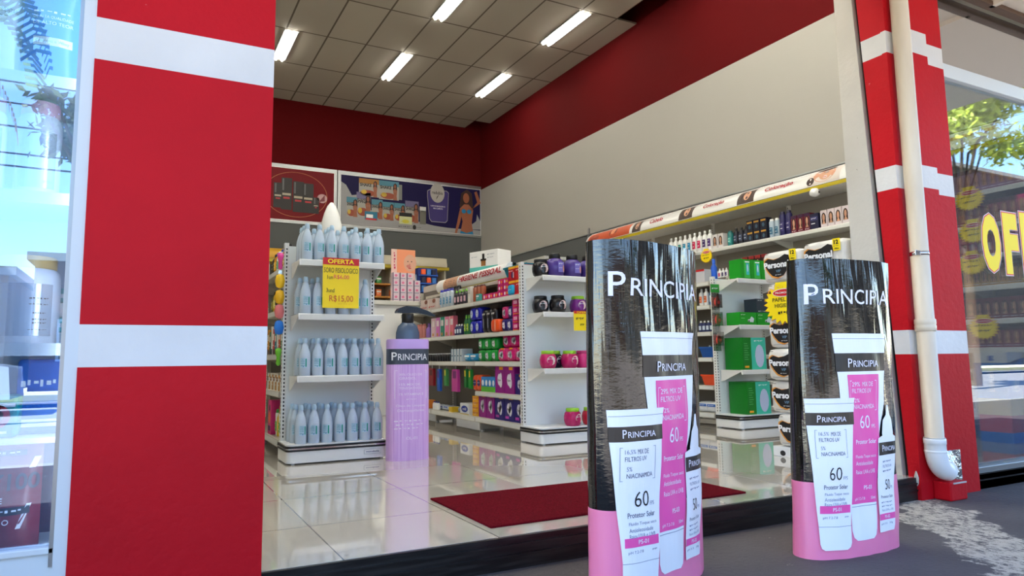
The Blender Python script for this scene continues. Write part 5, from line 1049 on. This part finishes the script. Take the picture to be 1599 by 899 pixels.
# ------------------------------------------------------------------ right wall shelving
WL = (1.955, 1.59, 1.25, .95, .68, .40, .13)
run('wall_shelving', 'white shelving run along the right wall under the hair colour header', 'shelving along the right wall', (6.10, 8.60, 0), 4.60, .38, WL, (.02, 1.16, 2.30, 3.44, 4.58), 2.36, GAL)
WW = (2.005, 1.725, 1.475, 1.22, .95, .72, .43, .20)
run('wall_shelving', 'white shelving unit with hair dye behind the yellow letters', 'shelving along the right wall', (6.10, 3.95, 0), 1.50, .38, WW, (.02, .76, 1.48), 2.36, GAL)
def header_panel(label, y0, y1, parts, nm='header_sign'):
    """curved printed panel above the shelving, facing -X"""
    e = empty(nm, (6.10, y0, 2.36), label, 'sign', 'curved headers above the wall shelving')
    L = y1-y0; m = MB(); m.box(-.02, .42, 0, L, -.01, .012, GAL); m.box(-.024, -.02, 0, L, -.012, .024, C(184, 164, 16))
    A = lambda off: (lambda a, b: Vector((.17-(.19+off)*math.cos(b*1.25), a, .03+(.17+off)*math.sin(b*1.25)/.95)))
    m.strip(A(0), [(i/10, 0, L) for i in range(11)], mat('gloss_header_white', (222, 222, 220), .2), 1)
    m.poly(lambda a, b: Vector((a, .001, b)), [(.17-.19*math.cos(i/10*1.25), .03+.17*math.sin(i/10*1.25)/.95) for i in range(11)]+[(.17, .21), (.17, .03)], GAL)
    m.box(.10, .17, 0, L, .19, .205, WHPL)
    F = lambda off: (lambda a, b: A(off)(y1-y0-a, b))      # a measured from the far end: text reads left to right
    for p in parts:
        k, a0, a1 = p[0], y1-p[1], y1-p[2]
        if k == 't': m.text(F(.007), p[3], a0, a1, .30, .62, mat('dark_red_text', (170, 24, 40), .5), .02)
        elif k == 'o':
            m.strip(F(.001), [(.03+i/10*.9, a0, a1) for i in range(11)], C(190, 80, 40)); m.ell(F(.002), a0+(a1-a0)*.6, .5, .09, .35, C(120, 50, 30)); m.ell(F(.003), a0+(a1-a0)*.6, .55, .05, .25, C(220, 150, 110)); m.ell(F(.002), a0+.15, .4, .12, .2, C(150, 60, 40))
        else:
            m.strip(F(.001), [(.03+i/10*.9, a0, a1) for i in range(11)], C(206, 196, 190) if k == 'w' else C(70, 54, 48)); c = (a0+a1)/2; w_ = abs(a1-a0)
            m.ell(F(.002), c, .5, w_*.34, .40, C(196, 140, 110) if k == 'w' else HAIRP); m.ell(F(.003), c+w_*.05, .48, w_*.2, .30, SKIN)
            if k == 'w': m.ell(F(.0035), c, .84, w_*.3, .14, HAIRP); m.rect(F(.004), c-w_*.02, c+w_*.12, .56, .59, HAIRP); m.rect(F(.004), c+.0, c+w_*.1, .30, .33, REDP); m.ell(F(.002), c-w_*.4, .25, w_*.12, .2, HAIRP)
            m.rect(F(.002), a1-.02, a1, .03, .93, REDP)
    m.build('panel', e)
header_panel('curved header with man portrait and Coloração text, nearest the white jamb', 4.10, 5.56, [('w', 4.62, 4.25), ('t', 5.17, 4.80, 'Coloração'), ('p', 5.55, 5.31)])
header_panel('curved header with the second Coloração text, middle of the row', 5.56, 6.52, [('t', 6.10, 5.76, 'Coloração'), ('p', 6.51, 6.27)])
header_panel('curved header with Cabelo text above the near totem', 6.52, 7.45, [('t', 7.08, 6.82, 'Cabelo'), ('p', 7.44, 7.26)])
header_panel('curved orange header panel with portraits at the far end', 7.45, 8.55, [('o', 8.50, 7.50)])
header_panel('curved header reading Acessórios p/ cabelo behind the right window glass', 2.45, 3.95, [('t', 3.35, 2.45, 'Acessórios p/ cabelo')])

def faceb(key, w_, h, col, hair, top=None, txt=None, skin=SKIN): boxp(key, w_, .08, h, col, d_face(hair, top, txt, skin), 'hair_dye_carton')
BLD = mat('printed_blond_hair', (206, 160, 96), .5); BRN = mat('printed_brown_hair', (120, 66, 40), .5); RDH = mat('printed_red_hair', (150, 40, 30), .5); BKH = mat('printed_black_hair', (26, 18, 20), .5)
faceb('fw', .072, .175, C(220, 206, 208), HAIRP, None, 'Cor'); faceb('fr', .07, .185, C(110, 24, 44), HAIRP, C(60, 20, 60), 'Koleston'); faceb('fb', .075, .17, C(224, 206, 190), BLD); faceb('fx', .075, .17, C(226, 222, 222), BKH, None, 'COR')
def rw(key, ys, z, label, cat, group, dx=.06): 
    for y in ys: put(key, 6.10+dx, y, z, label, cat, group, R90)
rw('fw', [4.24, 4.32, 4.40, 4.48], 1.955, 'white hair dye carton with dark-haired face, top wall shelf by the jamb', 'carton', 'white hair dye cartons by the jamb')
boxp('nvt', .10, .10, .16, C(24, 26, 60), d_band(C(60, 60, 110)), 'navy_carton'); put('nvt', 6.16, 4.585, 1.955, 'plain navy carton beside the white hair dye cartons', 'carton', None, R90)
rw('fr', [4.675, 4.755, 4.835], 1.955, 'dark red hair dye carton with portrait on the top wall shelf', 'carton', 'dark red hair dye cartons, top shelf')
botp('nvcan', .034, .265, C(30, 26, 84), C(24, 20, 60), C(60, 50, 110), 1, 'spray_can'); botp('sican', .03, .21, C(170, 186, 200), WHPL, C(60, 110, 140), 1, 'spray_can')
rw('nvcan', [4.92, 5.0], 1.955, 'tall navy spray can on the top wall shelf', 'can', 'tall navy spray cans'); rw('sican', [5.075, 5.145], 1.955, 'silver spray can beside the tall navy cans', 'can', 'silver spray cans')
boxp('nvg', .085, .09, .12, C(20, 22, 40), lambda m, L: (m.rect(L[0], .1, .9, .7, .86, C(190, 140, 50)), m.ell(L[0], .5, .35, .2, .2, C(60, 90, 110))), 'navy_carton')
for l in (0, .121): rw('nvg', [5.225, 5.32, 5.415], 1.955+l, 'navy and gold carton stacked two high on the top wall shelf', 'carton', 'navy and gold cartons stacked')
botp('dkb', .034, .20, C(22, 22, 36), BLK, C(60, 70, 100)); botp('tlb', .034, .18, C(20, 110, 110), C(20, 90, 90), C(60, 160, 150), 1)
rw('dkb', [5.50, 5.575, 5.65], 1.955, 'dark bottle between the teal can and the navy cartons', 'bottle', 'dark bottles top wall shelf'); put('tlb', 6.15, 5.73, 1.955, 'teal can on the top wall shelf', 'can', None, R90)
rw('fx', [5.86, 5.95], 1.955, 'white hair dye carton next to the row of white developer bottles', 'carton', 'white face cartons by the developers')
for i, (c, l) in enumerate((((70, 30, 110), 'violet'), ((60, 30, 100), 'deep violet'), ((210, 30, 90), 'pink'), ((200, 30, 80), 'crimson'), ((30, 140, 190), 'blue'), ((30, 150, 190), 'light blue'), ((30, 140, 130), 'teal'), ((20, 130, 90), 'green'), ((20, 120, 80), 'dark green'))):
    botp('dev%d' % i, .036, .25, WHPL, WHPL, C(*c), 0, 'developer_bottle', 1, 'OX'); put('dev%d' % i, 6.15, 6.05+.085*i, 1.955, 'large white developer bottle with '+l+' label', 'bottle', None, R90)
    botp('dvs%d' % i, .02, .115, WHPL, WHPL, C(*c), 0, 'small_developer_bottle')
for i in range(12): put('dvs%d' % (i % 9), 6.13, 5.80+.052*i, 1.59, 'small white developer bottle with %s label, lower wall shelf' % ('violet', 'deep violet', 'pink', 'crimson', 'blue', 'light blue', 'teal', 'green', 'dark green')[i % 9], 'bottle', 'small developer bottles', R90)
rw('fb', [4.24, 4.325, 4.41, 4.495], 1.59+.0, 'cream hair dye carton with blond portrait on the second wall shelf', 'carton', 'blond hair dye cartons')
rw('fb', [4.24, 4.325, 4.41, 4.495], 1.762, 'cream hair dye carton with blond portrait in the upper layer', 'carton', 'blond hair dye cartons, upper layer') if False else None
botp('noz', .02, .13, WHPL, WHPL, C(200, 200, 205), 2, 'nozzle_bottle'); rw('noz', [4.62+.062*i for i in range(9)], 1.59, 'white nozzle bottle above the toilet paper packs', 'bottle', 'white nozzle bottles'); rw('noz', [4.65+.062*i for i in range(9)], 1.59, 'white nozzle bottle in the rear rank', 'bottle', 'white nozzle bottles behind', .14)
faceb('fd', .075, .20, C(44, 20, 28), HAIRP, C(150, 40, 40)); rw('fd', [5.24, 5.33, 5.42, 5.51], 1.59, 'black and red hair dye carton on the second wall shelf', 'carton', 'black and red hair dye cartons')
boxp('pub', .08, .09, .18, C(70, 44, 92), d_band(C(120, 90, 140)), 'violet_carton'); rw('pub', [5.61, 5.70], 1.59, 'dull violet carton beside the small developer bottles', 'carton', 'dull violet cartons')
boxp('tlf', .26, .16, .13, C(0, 120, 130), None, 'teal_carton'); rw('tlf', [5.62, 5.90, 6.18, 6.46], 1.25, 'flat teal carton below the small developer bottles', 'carton', 'flat teal cartons', .09)
rw('dkb', [5.5+.08*i for i in range(8)], .95, 'dark bottle on the mid wall shelf behind the right end display', 'bottle', 'dark bottles mid wall shelf')
e = empty('security_camera', (6.06, 4.52, 2.27), 'small white speaker under the hair colour header', 'speaker'); m = MB(); m.lathe([(.01, 0), (.045, .02), (.05, .05), (.03, .085)], WHPL, 14); m.build('housing', e); m = MB(); m.ell(lambda a, b: Vector((a-.0, -.052, b)), 0, .04, .012, .012, SLOT); m.build('grille', e); e.name = 'wall_speaker'

# starburst price tags
def starburst(x, y, z, r, rz, label, lines=(), title='PROMOÇÃO', col=YEL, n=22):
    m = MB(); P = [((r if i % 2 == 0 else r*.80)*math.cos(2*PI*i/(2*n)), (r if i % 2 == 0 else r*.80)*.86*math.sin(2*PI*i/(2*n))) for i in range(2*n)]
    m.prism(P, .001, .003, C(200, 60, 30), lambda p, t: (p[0]*1.03, t, p[1]*1.03)); m.prism(P, -.001, .001, col, lambda p, t: (p[0], t, p[1]))
    f = lambda k: (lambda a, b: Vector((a*r, -.0018-.001*k, b*r)))
    m.rect(f(0), -.38, .38, .72, .90, col); m.ell(f(1), .05, .46, .58, .17, WHP, 20); m.ell(f(2), .05, .46, .55, .14, REDP, 20); m.text(f(3), title, -.38, .48, .40, .52, WHP, .02)
    for t, a0, a1, b0, b1 in lines: m.text(f(1), t, a0, a1, b0, b1, INK, .01)
    return tag(m.build('price_starburst', None, (x, y, z), rz), label, 'price tag')
starburst(6.07, 6.05, 1.875, .10, R90, 'yellow starburst price tag hanging under the white developer bottles', [('OX 900ml', -.6, .6, .02, .2), ('15,00', -.4, .5, -.4, -.1)])
WTG = [('PLUS', -.6, .6, .05, .22), ('22,90', -.35, .45, -.35, -.1)]
for z, y, l in ((1.965, 3.10, 'highest of the window column'), (1.69, 3.09, 'second of the window column'), (1.43, 3.12, 'third of the window column'), (.90, 3.08, 'fourth of the window column, below the letters'), (.39, 3.03, 'lowest of the window column')):
    starburst(6.08, y, z-.02, .115, R90, 'yellow starburst price tag on the window shelving, '+l, WTG)

# hair dye behind the right window
faceb('w0', .058, .19, C(150, 110, 140), BRN, C(70, 30, 40), 'Cor'); faceb('w1', .058, .19, C(140, 50, 80), BRN, C(70, 24, 40), 'Intense'); faceb('w1b', .058, .19, C(220, 60, 120), BLD, C(220, 40, 110), 'Nutri')
boxp('w2', .056, .08, .16, C(150, 40, 96), lambda m, L: (m.rect(L[0], .15, .6, .2, .6, C(220, 200, 200)), m.rect(L[0], .6, .9, .15, .4, C(190, 110, 60))), 'hair_dye_carton')
faceb('w3', .058, .16, C(190, 150, 84), HAIRP, C(80, 30, 30), 'OURO'); faceb('w4', .06, .17, C(104, 24, 44), BKH, None, 'Cor Ton'); faceb('w5', .06, .165, C(130, 50, 80), BRN, C(50, 16, 28), 'Cor'); faceb('w5b', .06, .165, C(190, 40, 50), RDH, None, 'Cor')
faceb('w6', .07, .115, C(216, 214, 214), BKH, None, 'Color'); faceb('w7', .07, .12, C(214, 212, 214), BRN, None, 'Color')
WY = [2.50+.062*i for i in range(14)]
for z, k, alt, l in ((2.005, 'w0', None, 'mauve hair dye carton on the top window shelf'), (1.725, 'w1', 'w1b', 'crimson hair dye carton on the second window shelf'), (1.475, 'w2', None, 'plum carton on the third window shelf'), (1.22, 'w3', None, 'gold hair dye carton on the fourth window shelf'), (.95, 'w4', None, 'maroon hair dye carton with black-haired face, fifth window shelf'), (.72, 'w5', 'w5b', 'wine hair dye carton on the sixth window shelf')):
    for i, y in enumerate(WY):
        if alt and i in (4,): put(alt, 6.16, y, z, 'brighter carton among the others, '+l.split(' on ')[-1], 'carton', None, R90)
        else: put(k, 6.16, y, z, l, 'carton', l.split(' carton ')[0]+' cartons in the window', R90)
for z, k, l in ((.43, 'w6', 'white hair dye carton on the seventh window shelf'), (.20, 'w7', 'white hair dye carton on the lowest window shelf')):
    for i in range(10): put(k, 6.16, 2.62+.078*i, z, l, 'carton', l.split(' on ')[-1]+' white cartons', R90)
# striped cardboard tower
e = empty('striped_box_tower', (5.965, 2.90, 0), 'blue, red and yellow striped cardboard column behind the right window', 'display'); 
m = MB(); H0 = [(0, .077, C(20, 110, 196)), (.077, .205, C(200, 70, 70)), (.205, .33, C(220, 196, 130)), (.33, .60, C(20, 120, 206)), (.60, .68, C(216, 218, 222))]
for a, b, c in H0: m.box(-.125, .125, -.075, .15, a, b, c)
m.poly(lambda a, b: Vector((a, -.0758, b)), [(-.125, .595), (-.125, .57), (-.05, .585), (.02, .62), (.125, .64), (.125, .595)], C(20, 120, 206))
sd_ = lambda k: (lambda a, b: Vector((-.1258-.001*k, .15-a, b)))
m.text(lambda a, b: sd_(0)(.10-b*.0+(-.0), a) if False else Vector((-.127, .06-b, a)), 'genérico', .38, .54, .0, .045, WHP, .01); m.text(lambda a, b: Vector((a, -.0768, b)), 'g', -.06, .02, .38, .47, WHP, .03)
m.text(sd_(0), 'g', .10, .14, .615, .655, C(20, 90, 190), .04); m.build('body', e)

# ------------------------------------------------------------------ toilet paper stack
TPW = mat('toilet_paper_wrap', (226, 222, 214), .35); t, b = nt(TPW); bump(t, b, noise(t, coords(t), 14, 4), .5, .02)
m = MB(); bm = bmesh.new(); bmesh.ops.create_cube(bm, size=1); bmesh.ops.subdivide_edges(bm, edges=list(bm.edges), cuts=7, use_grid_fill=True)
for v in bm.verts:
    x, y, z = v.co*2; k = (abs(x)**9+abs(y)**9+abs(z)**9)**(-1/9) if max(abs(x), abs(y), abs(z)) > .3 else 1
    bx_ = .006*math.cos(x*k*PI*2)*(1 if abs(y) > .95 else 0)
    v.co = Vector((x*k*.205, y*k*.145-(bx_ if y < 0 else -bx_), z*k*.108+.108))
bm.verts.index_update(); m.add([v.co.copy() for v in bm.verts], [tuple(v.index for v in f.verts) for f in bm.faces], TPW, True); bm.free()
F = lambda k: (lambda a, b: Vector((a, -.1525-.0012*k, b)))
OB = C(226, 150, 60)
bl = [(-.17, .12), (-.165, .155), (-.13, .168), (-.07, .155), (-.01, .165), (.05, .185), (.09, .175), (.10, .14), (.085, .10), (.06, .07), (.03, .042), (-.03, .032), (-.09, .045), (-.13, .075)]
m.poly(F(0), [(a*1.06-.004, (b-.11)*1.10+.11) for a, b in bl[:4]]+[(a, b) for a, b in bl[4:11]]+[(a*1.06-.004, (b-.11)*1.10+.108) for a, b in bl[11:]], OB); m.poly(F(1), bl, INK)
m.text(F(2), 'Personal', -.178, .09, .098, .142, WHP, .045); m.text(F(2), 'VIP', -.05, .0, .066, .084, C(120, 160, 190), .01); m.text(F(2), 'FOLHA DUPLA', -.06, .01, .045, .054, WHP, .01)
m.rect(F(0), .095, .165, .135, .212, YEL); m.text(F(1), '12', .108, .15, .175, .203, INK, .05); m.text(F(1), 'ROLOS', .105, .155, .16, .168, INK, .02); m.text(F(1), '30m', .11, .15, .142, .154, INK, .03)
m.rect(F(0), -.15, .02, .022, .025, GT); m.rect(F(0), .09, .15, .045, .062, C(30, 50, 110)); m.rect(F(1), .10, .14, .048, .056, YEL); m.rect(F(0), -.17, -.13, .195, .198, INK); m.ell(F(0), .05, .085, .03, .012, C(150, 210, 180))
m.v = [(x*.76, y, z) for x, y, z in m.v]; product('tp', m, (), 'toilet_paper_pack')
NM = ('lowest', 'second from the floor', 'third from the floor', 'fourth from the floor', 'fifth, behind the starburst tag', 'topmost')
for l in range(6):
    off = (.035, -.02, -.005, .0, .01, -.01)[l]
    put('tp', 4.02+(0, .02, -.01, .01, 0, 0)[l], 3.17-off, .068+.2185*l+(.012 if l > 3 else 0), 'toilet paper pack in the left column of the tower, '+NM[l], 'pack', 'toilet paper packs, left column', R90)
    put('tp', 4.02, 2.852-off*.3, .068+.2185*l+(.03 if l == 5 else 0), 'toilet paper pack in the right column of the tower, '+NM[l].replace('behind the starburst tag', 'under the top one'), 'pack', 'toilet paper packs, right column', R90)
for y, l in ((3.17, 'left'), (2.85, 'right')):
    m = MB(); m.box(-.158, .158, -.15, .15, 0, .066, WHPL, .003)
    for q in (-.08, .07): m.ell(lambda a, b: Vector((a, -.1512, b)), q, .024, .022, .018, SLOT, 12)
    m.rect(lambda a, b: Vector((a, -.1514, b)), -.005, -.002, 0, .066, GT)
    tag(m.build('white_tray_carton', None, (4.02, y, 0), R90), 'white carton tray with hand holes under the toilet paper, '+l+' one', 'carton')
starburst(3.856, 3.16, 1.02, .165, R90, 'large yellow starburst reading PAPEL HIGIENICO on the toilet paper stack', [('PAPEL', -.55, .1, .10, .26), ('HIGIENICO', -.45, .72, -.14, .02), ('12R 18,90', -.3, .5, -.46, -.26)])

# ------------------------------------------------------------------ far back: wall shelving, counter, displays
e = empty('pharmacy_shelving', (2.0, 12.62, 0), 'medicine shelving with timber-coloured edges on the back wall', 'shelving')
m = MB(); m.box(0, 3.5, .36, .40, 0, 2.45, C(120, 114, 104)); m.build('back_panel', e); TIM = mat('ochre_shelf_edge', (190, 130, 60), .5)
BZ = (2.14, 1.89, 1.64, 1.42, 1.15, .90, .60, .3)
for z in BZ:
    m = MB(); m.box(0, 3.5, 0, .36, z-.03, z, TIM); m.build('shelf', e)
for x in (0, 1.16, 2.33, 3.47):
    m = MB(); m.box(x, x+.03, .01, .36, 0, 2.45, GAL2); m.build('upright', e)
cs = [((200, 40, 40), 'red'), ((60, 150, 70), 'green'), ((220, 220, 215), 'white'), ((230, 120, 60), 'orange'), ((60, 90, 170), 'blue')]
for i, (c, n_) in enumerate(cs): boxp('md%d' % i, .10, .10, .13, C(*c), d_band(C(236, 232, 226) if i != 2 else C(90, 120, 180)), 'medicine_carton')
for zi, z in enumerate(BZ[:6]):
    for i in range(14):
        x = 3.36+.145*i
        if x > 5.4: break
        k = [1, 3, 2, 1, 0, 0][zi] if i % 4 < 3 else (i+zi) % 5
        if i % 7 == 6: continue
        put('md%d' % k, x, 12.69, z, '%s medicine carton on the %s shelf of the back wall' % (cs[k][1], ('top', 'second', 'third', 'fourth', 'fifth', 'sixth')[zi]), 'carton', '%s medicine cartons, back shelf %d' % (cs[k][1], zi+1) if False else cs[k][1]+' medicine cartons, '+('top', 'second', 'third', 'fourth', 'fifth', 'sixth')[zi]+' back shelf')
e = empty('header_sign', (2.0, 12.58, 2.47), 'blank white half-round header above the medicine shelving', 'sign'); m = MB(); m.box(0, 3.55, .0, .44, -.02, .04, C(214, 190, 60)); 
m.strip(lambda a, b: Vector((a, .12-.14*math.cos(b*1.4), .04+.20*math.sin(b*1.4))), [(i/8, 1.95, 3.5) for i in range(9)], C(206, 198, 176)); m.strip(lambda a, b: Vector((a, .12-.14*math.cos(b*1.4), .04+.20*math.sin(b*1.4))), [(i/8, 0, 1.95) for i in range(9)], C(214, 160, 40))
m.box(0, 3.55, .12, .42, .04, .236, C(206, 198, 176)); m.build('header', e)
e = empty('service_counter', (3.0, 8.15, 0), 'white service counter beyond the middle aisle', 'counter'); m = MB(); m.box(-.75, .95, -.22, .3, 0, 1.33, WHPL, .006); m.build('body', e); m = MB(); m.box(-.80, 1.0, -.26, .34, 1.33, 1.385, mat('pale_counter_top', (214, 212, 204), .3), .006); m.build('counter_top', e)
boxp('bby', .085, .08, .088, C(224, 202, 212), lambda m, L: (m.ell(L[0], .5, .6, .22, .18, C(226, 120, 160)), m.rect(L[0], .15, .85, .15, .28, C(150, 150, 170)), m.rect(L[0], 0, .12, 0, 1, C(60, 50, 90))), 'baby_care_carton')
for r_ in range(4):
    for c_ in range(4 if r_ < 3 else 3): put('bby', 2.79+.092*c_, 7.99, 1.385+.089*r_, 'pink and white baby care carton stacked below the baby poster', 'carton', 'baby care cartons on the counter')
m = MB(); W_, H_ = .32, .32; m.box(-.16, .16, 0, .01, -.36, .30, C(232, 196, 186), .004); f = lambda k: (lambda a, b: Vector((a, -.001-.001*k, b)))
m.rect(f(0), -.085, .16, 0, .30, C(236, 150, 110)); m.text(lambda a, b: Vector((-.095-b, -.002, a)), 'Proteção', .05, .28, 0, .04, C(200, 50, 100), .02); m.ell(f(1), .09, .13, .085, .11, C(216, 166, 140), 20); m.ell(f(2), .07, .09, .03, .02, C(200, 120, 110)); m.ell(f(2), .06, .15, .008, .008, INK, 8); m.ell(f(2), .11, .15, .008, .008, INK, 8); m.ell(f(2), .085, .065, .022, .008, C(180, 60, 70), 10); m.ell(f(2), .085, .115, .01, .008, C(190, 130, 110), 8)
tag(m.build('baby_poster', None, (2.92, 8.05, 1.75)), 'orange poster with a baby face standing on the counter', 'poster')
e = empty('display_stand', (3.24, 8.02, 1.385), 'dark blue counter display with small packs', 'display'); m = MB(); m.box(-.13, .13, 0, .12, 0, .44, C(20, 50, 130)); m.build('body', e)
for i in range(4):
    m = MB(); m.box(-.125, .125, -.05, 0, .02+.105*i, .035+.105*i, C(40, 90, 180)); m.build('tray', e)
    for q in (-.07, .0, .07):
        tag(MB().build('x') if False else (lambda mm: (mm.box(-.028, .028, -.02, .02, 0, .07, C(*((60, 120, 190), (30, 30, 60), (230, 90, 40))[(i+int(q*100)) % 3]), .006), mm.build('small_pack', None, (3.24+q, 7.995, 1.42+.105*i)))[1])(MB()), 'small blister pack on the dark blue counter display', 'pack', 'packs on the blue counter display')
boxp('lbx', .07, .10, .36, C(150, 186, 200), lambda m, L: [m.rect(L[0], .1, .9, .05+.25*i, .22+.25*i, C(200, 216, 224)) for i in range(4)], 'carton_tower'); put('lbx', 3.06+.02, 8.13, 1.385, 'pale blue column of cartons beside the blue counter display', 'carton')
